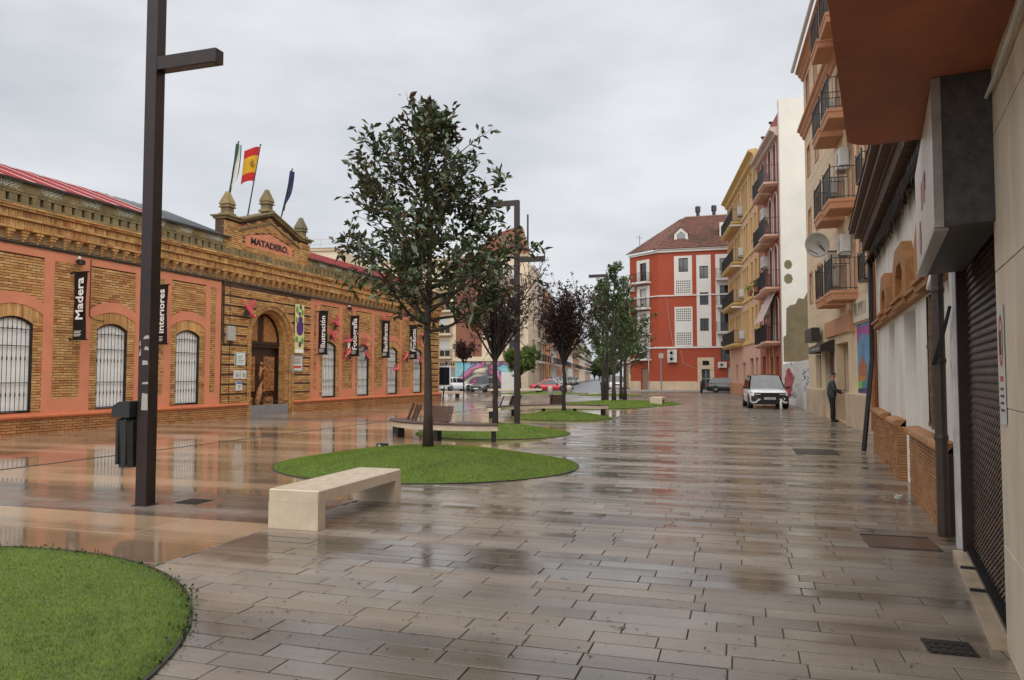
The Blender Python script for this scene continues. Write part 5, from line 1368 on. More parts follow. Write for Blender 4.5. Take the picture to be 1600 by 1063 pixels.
d_ = empty('dormer'); d_.parent = oh; d_.location = (7.4, 1.3, Ht+1.3)
m = MB(); m.plate(rect(-.9,.9,0,1.7), 0, 1.6, [rect(-.3,.5,.1,.9)]); m.build('front', 'far_white', d_)
m = MB(); m.box(-.5,.6,.2,.3,.05,1.0); m.build('pane', 'glass', d_)
for x in (4.0, 5.8):
    m = MB(); m.lathe([(.2,0),(.2,.7),(.3,.7),(.3,1.3),(.26,1.35),(.0,1.35)], 12, (x, 5.6, Ht+4.5)); m.build('chimney', 'frame_dark', oh)
m = MB(); m.tube((8.2,5.6,Ht+4.5),(8.2,5.6,Ht+7.2),.03); m.tube((7.7,5.6,Ht+6.6),(8.4,5.6,Ht+6.9),.02); m.tube((-2.5,4.0,Ht+.5),(-2.5,4,Ht+2.6),.03); m.tube((-2.9,4,Ht+2.4),(-2.2,4,Ht+2.2),.02); m.build('antenna', 'frame_dark', oh)
sw = MB(); sw.box(-14, 8, 79.6, 82, -.03, .12); sw.box(-14.12, 8, 79.45, 79.6, -.03, .125); tag(sw.build('sidewalk', 'kerb'), 'pale kerbed sidewalk before the red-orange house', kind='structure')
# cream-and-brown block with mural at the road
ab = block('mural_block', 'cream and brown apartment block with a colourful mural on its ground floor', (-46, 88.6, 0), 0, 20.6, 1.2, 16.9, 'far_cream', (4.0,7.0,10.0,13.0), (1.6,5.2,9.4,16.6,18.8), 1.6, 1.5, (2,4), 'far_cream', [(10.05,10.95)], 'far_cream', .6, ('blind_grey','blind_grey','glass'))
m = MB(); m.box(11.0,14.5,-.06,.0,4.1,16.4); m.build('brown_panel', 'far_brown', ab)
m = MB(); m.box(-.1,20.7,-.25,.0,3.5,3.95); m.build('canopy_band', 'far_cream', ab)
m = MB(); m.box(11.1,19.2,-.05,.0,.1,3.5); m.build('mural', 'mural_far', ab)
m = MB(); m.box(17.2,19.4,-.3,-.06,0,2.1); m.build('stone_pier', 'far_white', ab)
m = MB(); m.plate([(13.6,16.9),(20.6,16.9),(19.6,20.5),(15.6,19.4)], -.1, 1.2); m.build('attic', 'far_brown', ab)
m = MB(); m.tube((20.0,2,18),(20.0,2,22.3),.12); m.build('flue', 'frame_dark', ab)
strokes(ab, 8.9, 11.0, 2.95, .35, -.26, 'frame_dark', 7, .2)
# houses along the left of the far street
SA = math.radians(99.4); sdir = Vector((math.cos(SA), math.sin(SA), 0)); p0 = Vector((-25.3, 88.9, 0))
spec = [(9,15.9,'far_cream','far_white','cream brown-banded house first along the far street'),(8,14.6,'far_tan','far_cream','tan house with white balconies along the far street'),(11,14.9,'far_orange','far_orange','ochre house with bright orange balconies along the far street'),(12,13.6,'far_white','far_white','white house standing between ochre and brick-red houses'),(14,12.6,'terracotta','far_white','brick-red house along the far street'),(18,12.9,'far_cream','far_orange','long pale house farther along the far street'),(22,12.2,'far_white','far_tan','grey-white house near the end of the far street'),(34,12.6,'terracotta','far_cream','long brick-red house with cream balconies down the far street'),(44,13.0,'far_cream','far_white','long cream house past the brick-red one on the far street'),(60,12.5,'far_tan','far_white','tan house at the very end of the far street')]
s = 3.0
for i, (Wb, Hb, wm, bm, lb) in enumerate(spec):
    o = p0 + sdir*s
    n = max(2, int(Wb/3.0)); cs = [Wb*(k+.5)/n for k in range(n)]
    block('street_house', lb, o, SA, Wb-.05, 4, Hb, wm, [3.6+2.95*k for k in range(int((Hb-3.6)/2.95))], cs, 1.5, 1.2, tuple(range(0,n,2)) if i % 2 == 0 else tuple(range(n)), bm, [(c-.7, c+.7) for c in cs], 'far_white')
    s += Wb
m = MB()       # first house: brown vertical bands and white pipe
# houses on the right of the far street
p1_ = Vector((-12.1, 84.9, 0)); s = 34.0
for i, (Wb, Hb, wm, lb) in enumerate(((18,11,'far_cream','pale house on the far street opposite the ochre one, behind the evergreens'),(24,11.5,'far_orange','ochre house on the far street behind the evergreens'),(40,10,'far_white','white row house at the far right of the street'))):
    o = p1_ + sdir*s
    block('street_house', lb, o, SA+math.pi, Wb, 10, Hb, wm, [3.6+2.95*k for k in range(2)], [Wb*(k+.5)/5 for k in range(5)], 1.5, 1.2, (0,2,4), 'far_white', None, 'far_white'); s += Wb
# cream rooftop block seen behind the hall
bh = block('rear_block', 'cream flat-roofed block with rooftop railing behind the brick hall', (-58, 69, 0), R(8), 16, 10, 15.6, 'far_cream', (4,7,10), (2,6,10,14), 1.5, 1.2, (), None, None, 'far_cream')
m = MB()
for z in (16.1, 16.6): m.box(0,16,.2,.24,z,z+.04)
for i in range(9): m.box(i*2-.02*(i>7),i*2+.02,.2,.24,15.6,16.6)
m.build('roof_railing', 'steel', bh)
# distant trees closing the street are built with the other trees

# ================================================================== STREET FURNITURE
def lamp(x, y, label, bin_label=None, stickers=False):
    e = empty('street_lamp', (x, y, 0), 0, label, 'street lamp')
    m = MB(); m.cbox(-.085,.085,-.08,.08,0,7.62,.006); m.build('post', 'corten', e)
    m = MB(); m.box(-.11,.11,-.105,.105,0,.01); m.build('base_plate', 'corten', e)
    for (xa, xb, z, nm) in ((-1.05,-.085,7.45,'arm'),(.085,.98,5.48,'arm')):
        a = MB(); a.cbox(xa, xb, -.075, .075, z, z+.17, .006); arm = a.build(nm, 'corten', e)
        q = MB(); c0 = xa+.06 if xa < 0 else xb-.56; q.box(c0, c0+.5, -.06, .06, z-.006, z-.001); q.build('luminaire', 'lamp_head', arm)
    if stickers:
        random.seed(2)
        for (a, b, c, d_) in ((-.02,.115,2.06,2.11),(.0,.11,1.93,1.96),(-.03,.10,1.74,1.79),(-.03,.115,1.50,1.53),(-.03,.115,1.18,1.38),(-.11,-.06,1.85,1.95),(-.10,-.07,1.98,2.05)):
            pts = [(a,c),(b,c+random.uniform(-.01,.01)),(b-.01,d_),(a+random.uniform(0,.04),d_+random.uniform(-.01,.02))]; q = MB(); q.face([(p[0]*.7,-.082,p[1]) for p in pts]); q.build('sticker', 'box_grey', e)
    if bin_label:
        b = empty('litter_bin', (x-.085, y-.0, .47), 0, bin_label, 'litter bin')
        m = MB(); m.cbox(-.29,-.03,-.16,.16,.0,.62,.05)
        for v in range(len(m.v)):
            vx, vy, vz = m.v[v]; k = .84+.16*min(1, vz/.6); m.v[v] = (-.03+(vx+.03)*k, vy*k, vz)
        m.build('bin_body', 'bin_plastic', b, False)
        m = MB(); prof = [(-.30,.62),(-.305,.70),(-.28,.765),(-.2,.81),(-.1,.825),(-.03,.82),(-.03,.62)]
        m.face([(a,-.172,z) for a, z in prof]); m.face([(a,.172,z) for a, z in prof[::-1]])
        for (a, z), (c, d_) in zip(prof, prof[1:]+prof[:1]): m.face([(a,-.172,z),(a,.172,z),(c,.172,d_),(c,-.172,d_)])
        m.build('lid', 'bin_plastic', b)
        for a in (-.22, -.10):
            m = MB(); m.cbox(a-.022,a+.022,-.168,-.13,.04,.60,.008); m.build('rib', 'bin_plastic', b)
        for z in (.2, .55):
            m = MB(); m.box(-.035,.05,-.05,.05,z,z+.06); m.build('bracket', 'black_iron', b)
lamp(-7.12, 7.55, 'dark square lamp post with torn stickers standing by the first lawn', 'black litter bin hung on the stickered lamp post', True)
lamp(-7.3, 24.1, 'dark square lamp post between the two curved benches')
lamp(-7.6, 43.3, 'dark square lamp post among the evergreen trees', 'black litter bin hung on the lamp post among evergreens')
def ubench(x0, x1, y0, y1, label, h=.41, t=.13):
    m = MB(); c = .012
    e = empty('stone_bench', ((x0+x1)/2, y0, 0), 0, label, 'bench'); W = (x1-x0)/2; L = y1-y0
    m.cbox(-W, W, 0, L, h-t, h, c); m.build('seat', 'bench_stone', e)
    for a in (0.0, L-.15):
        m = MB(); m.box(-W+.0015, W-.0015, a+.0015, a+.15-.0015, 0, h-t); m.build('leg', 'bench_stone', e)
ubench(-4.82, -4.22, 6.82, 8.78, 'pale stone slab bench between the lamp post and the magnolia lawn')
ubench(-4.86, -4.2, 41.0, 42.9, 'pale stone slab bench on the edge of the evergreen lawn', .45)
def curved(cx_, cy_, r0, r1, a0, a1, backs, legs, label):
    e = empty('curved_bench', (cx_, cy_, 0), 0, label, 'bench', None); n = 28
    P = lambda r, a, z: (r*math.cos(R(a)), r*math.sin(R(a)), z)
    m = MB()
    for i in range(n):
        a, b = a0+(a1-a0)*i/n, a0+(a1-a0)*(i+1)/n
        m.face([P(r1,a,.27),P(r1,b,.27),P(r1,b,.40),P(r1,a,.40)]); m.face([P(r0,a,.40),P(r0,b,.40),P(r0,b,.27),P(r0,a,.27)]); m.face([P(r0,a,.27),P(r0,b,.27),P(r1,b,.27),P(r1,a,.27)]); m.face([P(r0,a,.4),P(r1,a,.4),P(r1,b,.4),P(r0,b,.4)])
    for a in (a0, a1): m.face([P(r0,a,.27),P(r1,a,.27),P(r1,a,.4),P(r0,a,.4)])
    m.build('frame', 'bench_band', e)
    ns = 6
    for k in range(ns):
        ra = r0-.02+(r1-r0+.05)*k/ns+.004; rb = r0-.02+(r1-r0+.05)*(k+1)/ns-.004; m = MB()
        for i in range(n):
            a, b = a0+(a1-a0)*i/n, a0+(a1-a0)*(i+1)/n
            m.face([P(ra,a,.43),P(rb,a,.43),P(rb,b,.43),P(ra,b,.43)]); m.face([P(rb,a,.401),P(rb,b,.401),P(rb,b,.43),P(rb,a,.43)]); m.face([P(ra,a,.43),P(ra,b,.43),P(ra,b,.401),P(ra,a,.401)])
        for a in (a0, a1): m.face([P(ra,a,.401),P(rb,a,.401),P(rb,a,.43),P(ra,a,.43)])
        m.build('seat_slat', 'bench_wood', e)
    for (b0, b1) in backs:
        bo = empty('backrest'); bo.parent = e; nn = 8
        for k in range(7):
            z0 = .46+k*.055; rr = r0+.04-.022*k; m = MB()
            for i in range(nn):
                a, b = b0+(b1-b0)*i/nn, b0+(b1-b0)*(i+1)/nn
                q = [P(rr,a,z0),P(rr,b,z0),P(rr-.018,b,z0+.046),P(rr-.018,a,z0+.046)]; q2 = [P(rr-.025,a,z0-.006),P(rr-.025,b,z0-.006),P(rr-.043,b,z0+.04),P(rr-.043,a,z0+.04)]
                m.face(q); m.face(q2[::-1]); m.face([q[3],q[2],q2[2],q2[3]]); m.face([q[1],q[0],q2[0],q2[1]])
            for ii, a in ((0,b0),(1,b1)): m.face([P(rr,a,z0),P(rr-.018,a,z0+.046),P(rr-.043,a,z0+.04),P(rr-.025,a,z0-.006)])
            m.build('back_slat', 'bench_wood', bo)
        m = MB()
        for a in (b0+(b1-b0)*.15, b0+(b1-b0)*.85): m.path([P(r0+.03,a,.40),P(r0-.14,a,.85)], .018, 6)
        m.build('back_support', 'black_iron', bo)
    for a in legs:
        m = MB(); d_ = R(a); m.box(r1-.24, r1-.06, -.06, .06, 0, .27); o = m.build('leg', 'black_iron', e); o.rotation_euler.z = d_
curved(-6.7, 19.8, 2.35, 2.85, 196, 291, [(205,214),(222,231),(240,262)], (200,224,258,289), 'curved timber-slat bench beside the magnolia lawn, left of the lamp post')
curved(-6.6, 27.7, 2.35, 2.85, 62, 204, [(196,203),(150,166),(100,116)], (65,92,120,150,178,201), 'curved timber-slat bench around the purple-leaved tree mound')
def lowbench(x, y, rz, L, label):
    e = empty('low_bench', (x, y, 0), rz, label, 'bench')
    m = MB(); m.cbox(0, L, 0, .6, .30, .46, .01); m.build('seat', 'bench_band', e)
    for a in (.25, L-.4):
        m = MB(); m.box(a, a+.12, .08, .52, 0, .30); m.build('leg', 'black_iron', e)
lowbench(-21.5, 62.6, R(36), 5.0, 'long pale bench on black legs beside the road lawn')
lowbench(-22.4, 52.2, R(-8), 2.2, 'short pale bench on black legs near the hall corner')
def bollard(x, y, h, r, label):
    m = MB(); m.lathe([(r,0),(r,h*.72),(r*.95,h*.85),(r*.7,h*.95),(r*.3,h),(0,h)], 16)
    tag(m.build('bollard', 'concrete', None, True, (x, y, 0)), label, 'bollard')
G_ = lambda *a: a
bollard(-14.4, 56.5, .85, .19, 'pale round-topped stone bollard behind the purple-tree bench')
bollard(-15.6, 68.5, .75, .24, 'pale round-topped stone bollard at the mouth of the far street')
m = MB(); m.lathe([(.05,0),(.05,.42),(.03,.48),(0,.48)], 10); tag(m.build('bollard', 'white_paint', None, True, (1.66, 36.3, 0)), 'thin white post standing in front of the white parked car', 'bollard')
e = empty('information_panel', (-19.2, 46.5, 0), R(10), 'white framed information panel on a dark leaning post by the hall corner', 'sign')
m = MB(); m.path([(-.1,0,0),(.15,0,2.6)], .05, 8); m.build('post', 'black_iron', e)
m = MB(); m.plate(rect(-.45,.45,.9,2.3), -.06, .0, [rect(-.36,.36,1.0,2.2)]); m.build('frame', 'white_paint', e)
m = MB(); m.box(-.36,.36,-.03,-.01,1.0,2.2); m.build('panel', 'glass', e)
# poles before the orange house, black post
e = empty('street_sign', (-8.3, 80.6, .12), 0, 'tall grey pole before the red-orange house', 'pole'); m = MB(); m.tube((0,0,0),(0,0,4.0),.08); m.build('post', 'steel', e); m = MB(); m.cbox(-.25,.25,-.1,.1,3.4,3.9,.02); m.build('box', 'box_grey', e)
m = MB(); m.lathe([(.05,0),(.05,3.2),(0,3.22)], 8); tag(m.build('sign_post', 'steel', None, True, (-9.6, 80.4, .12)), 'thin grey sign post left of the tall pole before the red-orange house', 'pole')
m = MB(); m.lathe([(.12,0),(.12,1.1),(.1,1.15),(0,1.15)], 10); tag(m.build('bollard', 'pipe_brown', None, True, (-3.9, 75.5, -.03)), 'dark brown post beside the black parked car', 'bollard')

# ================================================================== VEHICLES
plain('windscreen', (.05,.058,.062), .08, .5, 1.2, 0, spec=.8)
def car(x, y, heading, paint, label, L=4.4, W=1.82, H=1.5, style='suv', group=None, detail=True, z=-.03):
    """heading: direction the bonnet points, as world angle; parts are meshes of their own"""
    e = empty('parked_car', (x, y, z), heading, label, 'car', group)
    w = W/2; hb = .78 if style == 'coupe' else (.98 if style == 'suv' else .92); hood = hb-.04 if style == 'suv' else hb-.14
    zb = .22 if style == 'suv' else .17; x0, x1 = -L/2, L/2
    xa = x1-.27*L if style != 'suv' else x1-.245*L        # windscreen base
    xd = x0+.05*L if style in ('suv','hatch') else x0+.16*L    # rear glass base
    xb = xa-.17*L if style != 'coupe' else xa-.2*L; xc = x0+.12*L if style in ('suv','hatch') else x0+.36*L
    st = [(x0,.80,zb+.14,hb-.20),(x0+.06,.92,zb+.05,hb-.06),(x0+.25,.985,zb,hb),(x0+.25*L,1,zb,hb),(0,1,zb,hb),(xa-.1,.995,zb,hb-.01),(xa,.99,zb,hood+.03),(x1-.45,.965,zb,hood-.03),(x1-.15,.90,zb+.02,hood-.10),(x1-.03,.80,zb+.06,hood-.20),(x1,.72,zb+.12,hood-.30)]
    m = MB(); rings = []
    for (sx, k, a, b) in st:
        h = b-a; rings.append([(sx,0,a),(sx,-w*k*.88,a),(sx,-w*k,a+.16*h),(sx,-w*k*1.0,a+.55*h),(sx,-w*k*.965,a+.86*h),(sx,-w*k*.86,b),(sx,-w*k*.45,b+.025),(sx,0,b+.03),(sx,w*k*.45,b+.025),(sx,w*k*.86,b),(sx,w*k*.965,a+.86*h),(sx,w*k,a+.55*h),(sx,w*k,a+.16*h),(sx,w*k*.88,a)])
    for r in rings: m.v += r
    n = 14
    for i in range(len(rings)-1):
        for k in range(n): m.f.append((i*n+k, i*n+(k+1)%n, (i+1)*n+(k+1)%n, (i+1)*n+k)); m.m.append(0)
    m.f.append(tuple(range(n-1,-1,-1))); m.m.append(0); m.f.append(tuple((len(rings)-1)*n+k for k in range(n))); m.m.append(0)
    m.build('body', paint, e, True)
    wt = w*.76; wb_ = w*.93; zt = H
    g0 = dict(fb=(xa,wb_,hood+.03), ft=(xb,wt,zt-.05), rt=(xc,wt*.97,zt-.06), rb=(xd,wb_*.93,hb-.01))
    m = MB()          # roof with rounded sides
    rp = [(xb,wt,zt-.05),((xb+xc)/2,wt,zt),(xc,wt*.97,zt-.06)]
    for (a, b) in zip(rp, rp[1:]):
        m.face([(a[0],-a[1],a[2]),(a[0],-a[1]*.5,a[2]+.035),(b[0],-b[1]*.5,b[2]+.035),(b[0],-b[1],b[2])]); m.face([(a[0],-a[1]*.5,a[2]+.035),(a[0],a[1]*.5,a[2]+.035),(b[0],b[1]*.5,b[2]+.035),(b[0],-b[1]*.5,b[2]+.035)]); m.face([(a[0],a[1]*.5,a[2]+.035),(a[0],a[1],a[2]),(b[0],b[1],b[2]),(b[0],b[1]*.5,b[2]+.035)])
    m.build('roof', 'car_black' if (paint == 'car_white' and style == 'suv' and detail) else paint, e, True)
    m = MB(); m.face([(xa,-wb_*.93,hood+.03),(xa+.06,0,hood+.05),(xb,0,zt-.0),(xb,-wt*.93,zt-.04)]); m.face([(xa+.06,0,hood+.05),(xa,wb_*.93,hood+.03),(xb,wt*.93,zt-.04),(xb,0,zt)]); m.build('windscreen', 'windscreen', e, True)
    m = MB(); m.face([(xd,wb_*.9,hb),(xd,-wb_*.9,hb),(xc,-wt*.92,zt-.05),(xc,wt*.92,zt-.05)]); m.build('rear_window', 'glass', e)
    for sg in (-1, 1):
        def S(px_, t):      # side plane point: t 0 belt .. 1 roof
            return (px_, sg*(wb_*(1-t)+wt*t), hb*(1-t)+(zt-.05)*t)
        m = MB()           # pillars and rails in body colour, behind the glass
        m.face([(xa,sg*wb_,hood+.03),S(xd,0),(xc,sg*wt*.97,zt-.06),((xb+xc)/2,sg*wt,zt),(xb,sg*wt,zt-.05)]); m.build('pillar', paint if style != 'suv' else 'car_trim', e)
        cuts = [xa-.06*L, (xa+xd)/2+.02*L, xd+.24*L, xd+.06*L] if style != 'coupe' else [xa-.07*L, (xa+xd)/2-.02*L, xd+.1*L]
        for a, b in zip(cuts, cuts[1:]):
            def top(px_): 
                if px_ > xb: return max(.12, 1-(px_-xb)/(xa-xb))
                if px_ < xc: return max(.15, 1-(xc-px_)/(xc-xd+.01))
                return 1
            o_ = .012*sg
            q = [S(a-.03,.06), S(b+.03,.06), S(b+.03, .92*top(b+.03)), S(max(min(a-.03,xb),b), .92), S(a-.03,.92*top(a-.03))]
            q = [(p[0], p[1]+o_, p[2]) for p in q]
            mm = MB(); mm.face(q); mm.build('side_window', 'glass', e)
        mm = MB(); mm.cbox(xa-.32, xa-.16, sg*w-(.0 if sg > 0 else .20), sg*w+(.20 if sg > 0 else 0), hb+.0, hb+.13, .03); mm.build('mirror', 'car_trim' if detail else paint, e)
        rad = .345 if style == 'suv' else .315
        for wx in (x1-.195*L, x0+.20*L):
            wo_ = empty('wheel'); wo_.parent = e; wo_.location = (wx, sg*(w-.10), rad)
            q = MB(); q.lathe([(rad*.62,-.11),(rad*.93,-.115),(rad,-.08),(rad,.08),(rad*.93,.115),(rad*.62,.11)], 24, (0,0,0), 0, 'y'); q.build('tyre', 'tyre', wo_, True)
            q = MB(); q.lathe([(0,.095*sg),(rad*.14,.10*sg),(rad*.2,.085*sg),(rad*.55,.07*sg),(rad*.63,.10*sg),(rad*.66,.08*sg)], 20, (0,0,0), 0, 'y')
            for k in range(5):
                t = 2*math.pi*k/5; c_, s_ = math.cos(t), math.sin(t); q.path([(c_*rad*.12,.10*sg,s_*rad*.12),(c_*rad*.6,.105*sg,s_*rad*.6)], [.04,.03], 5)
            q.build('rim', 'rim', wo_)
            q = MB(); na = 14; ra = rad+.035
            for k in range(na):
                t0, t1 = math.pi*k/na-.1, math.pi*(k+1)/na-.1
                q.face([(math.cos(t0)*ra,.105*sg,math.sin(t0)*ra),(math.cos(t1)*ra,.105*sg,math.sin(t1)*ra),(math.cos(t1)*(ra+.05),.10*sg,math.sin(t1)*(ra+.05)),(math.cos(t0)*(ra+.05),.10*sg,math.sin(t0)*(ra+.05))])
                q.face([(math.cos(t0)*ra,.10*sg,math.sin(t0)*ra),(math.cos(t1)*ra,.10*sg,math.sin(t1)*ra),(0,.02*sg,0)])
            q.build('wheel_arch', 'car_trim', wo_)
        # lamps
        zl = hood-.20
        q = MB(); q.face([(x1-.03,sg*w*.42,zl-.02),(x1-.16,sg*w*.80,zl+.0),(x1-.24,sg*w*.88,zl+.09),(x1-.10,sg*w*.5,zl+.07)]); q.face([(x1-.16,sg*w*.80,zl),(x1-.42,sg*w*.965,zl+.06),(x1-.42,sg*w*.955,zl+.12),(x1-.24,sg*w*.88,zl+.09)])
        for i_, v in enumerate(q.v): q.v[i_] = (v[0]+.035, v[1]*1.01, v[2])
        q.build('headlight', 'headlamp', e)
        q = MB(); zz = hb-.22; q.face([(x0-.01,sg*w*.55,zz),(x0+.07,sg*w*.93,zz),(x0+.07,sg*w*.93,zz+.14),(x0-.01,sg*w*.55,zz+.11)]); q.face([(x0+.07,sg*w*.93,zz),(x0+.3,sg*w*1.0,zz+.06),(x0+.28,sg*w*.99,zz+.15),(x0+.07,sg*w*.93,zz+.14)])
        for i_, v in enumerate(q.v): q.v[i_] = (v[0]-.02, v[1]*1.015, v[2])
        q.build('taillight', 'tail', e)
    q = MB(); q.box(x1-.10, x1+.015, -w*.62, w*.62, hood-.40, hood-.20); q.build('grille', 'car_trim', e)
    q = MB(); q.box(x1-.2, x1-.02, -w*.78, w*.78, zb+.02, zb+.16); q.box(x1-.13, x1-.02, -w*.5, w*.5, zb+.16, zb+.26); q.build('bumper', 'car_trim', e)
    for xx, nm in ((x1+.02, 'f'), (x0-.012, 'r')):
        q = MB(); q.box(xx-.006, xx+.004, -.26, .26, hood-.47 if nm == 'f' else hb-.42, hood-.36 if nm == 'f' else hb-.31); q.build('number_plate', 'plate', e)
    q = MB(); q.box(x0+.02, x0+.1, -w*.8, w*.8, zb+.05, zb+.22); q.build('rear_bumper', 'car_trim', e)
    return e
A_ = lambda dx, dy: math.atan2(dy, dx)
hy = car(1.05, 40.45, A_(.09,-1), 'car_white', 'white sport utility car with black roof parked facing the plaza', 4.5, 1.87, 1.66, 'suv', z=0)
# angular front of the white car: dark upper grille band, slanted side intakes, white cheek bars, number
x1 = 2.25
q = MB(); q.box(x1-.02, x1+.022, -.74, .74, .60, .80); q.build('upper_grille', 'car_trim', hy)
q = MB(); q.face([(x1+.026,-.62,.30),(x1+.026,.62,.30),(x1+.026,.46,.60),(x1+.026,-.46,.60)]); q.build('lower_grille', 'car_trim', hy)
q = MB(); q.box(x1+.028, x1+.036, -.26, .26, .47, .57); q.build('number_plate', 'plate', hy)
q = MB()
for i in range(7): q.box(x1+.036, x1+.038, -.2+i*.062, -.165+i*.062, .49, .55)
q.build('plate_characters', 'frame_dark', hy)
for sg in (-1, 1):
    q = MB(); q.face([(x1+.03,sg*.52,.56),(x1-.05,sg*.88,.66),(x1-.05,sg*.86,.40),(x1+.02,sg*.66,.36)][::sg]); q.build('side_intake', 'car_trim', hy)
    q = MB(); q.face([(x1+.034,sg*.40,.50),(x1+.034,sg*.50,.50),(x1+.02,sg*.80,.30),(x1+.02,sg*.66,.30)][::sg]); q.build('cheek_bar', 'car_white', hy)
    q = MB(); q.box(x1+.0, x1+.028, min(sg*.44,sg*.74), max(sg*.44,sg*.74), .70, .745); q.build('running_light', 'headlamp', hy)
car(-19.05, 75.4, A_(1,.05), 'car_red', 'bright red low coupe parked broadside at the road', 4.4, 1.8, 1.36, 'coupe')
car(-26.1, 74.6, A_(-.133,-.99), 'car_grey', 'dark grey hatchback parked before the mural', 4.3, 1.85, 1.55, 'hatch')
car(-30.2, 76.4, A_(.615,.787), 'car_white', 'small white hatchback seen from behind near the hall corner', 3.9, 1.75, 1.5, 'hatch', detail=False)
car(-1.2, 77.3, A_(1,-.02), 'car_black', 'black estate car parked broadside before the red-orange house', 4.6, 1.83, 1.48, 'hatch')
car(-14.1, 86.5, A_(.196,-.98), 'car_white', 'white car parked at the far street mouth behind the lamp bin', 4.4, 1.85, 1.7, 'suv', detail=False)
cc = ['car_silver','car_white','car_black','car_black','car_silver','car_black','car_white','car_black','car_grey','car_white']
cl = ['silver','white','black','black','silver','black','white','black','grey','white']
seen = {}
for i in range(10):
    p = p0 + sdir*(5.0+i*6.0) + Vector((sdir.y, -sdir.x, 0))*2.4
    car(p.x, p.y, SA+math.pi, cc[i], '%s car in the line parked along the far street' % cl[i], 4.3, 1.8, 1.52, random.choice(('hatch','suv')), 'cars parked along the far street', False)
# ================================================================== TREES
def leaves(name, pos, dirs, length, width, mat, parent, fold=.25, droop=.0, jit=.35):
    """folded leaf blades: pos (n,3) base points, dirs (n,3) outward directions"""
    n = len(pos); d = dirs + rng.normal(0, jit, (n,3)); d /= np.linalg.norm(d, axis=1, keepdims=True)
    up = rng.normal(0, .5, (n,3)) + np.array([0,0,1.0]); sd_ = np.cross(d, up); sd_ /= np.linalg.norm(sd_, axis=1, keepdims=True) + 1e-9
    nn = np.cross(sd_, d); L = length*(.65+.6*rng.random((n,1))); Wd = width*(.75+.5*rng.random((n,1)))
    b = pos; t = pos + d*L - np.array([0,0,1])*droop*L
    c = pos + d*L*.5 - nn*Wd*fold; l = pos + d*L*.52 + sd_*Wd*.5 + nn*Wd*fold*.5; r = pos + d*L*.52 - sd_*Wd*.5 + nn*Wd*fold*.5
    V = np.stack([b,l,t,r,c], 1).reshape(-1,3).astype(np.float32)
    idx = (np.arange(n)[:,None]*5 + np.array([0,1,2,4,0,4,2,3])[None,:]).ravel().astype(np.int32)
    me = bpy.data.meshes.new(name); me.vertices.add(len(V)); me.vertices.foreach_set('co', V.ravel())
    me.loops.add(len(idx)); me.loops.foreach_set('vertex_index', idx); me.polygons.add(n*2); me.polygons.foreach_set('loop_start', np.arange(0, n*8, 4, dtype=np.int32))
    me.update(calc_edges=True); me.materials.append(M[mat]); o = bpy.data.objects.new(name, me); col.objects.link(o); o.parent = parent; return o
def unit(v): return v/np.linalg.norm(v)
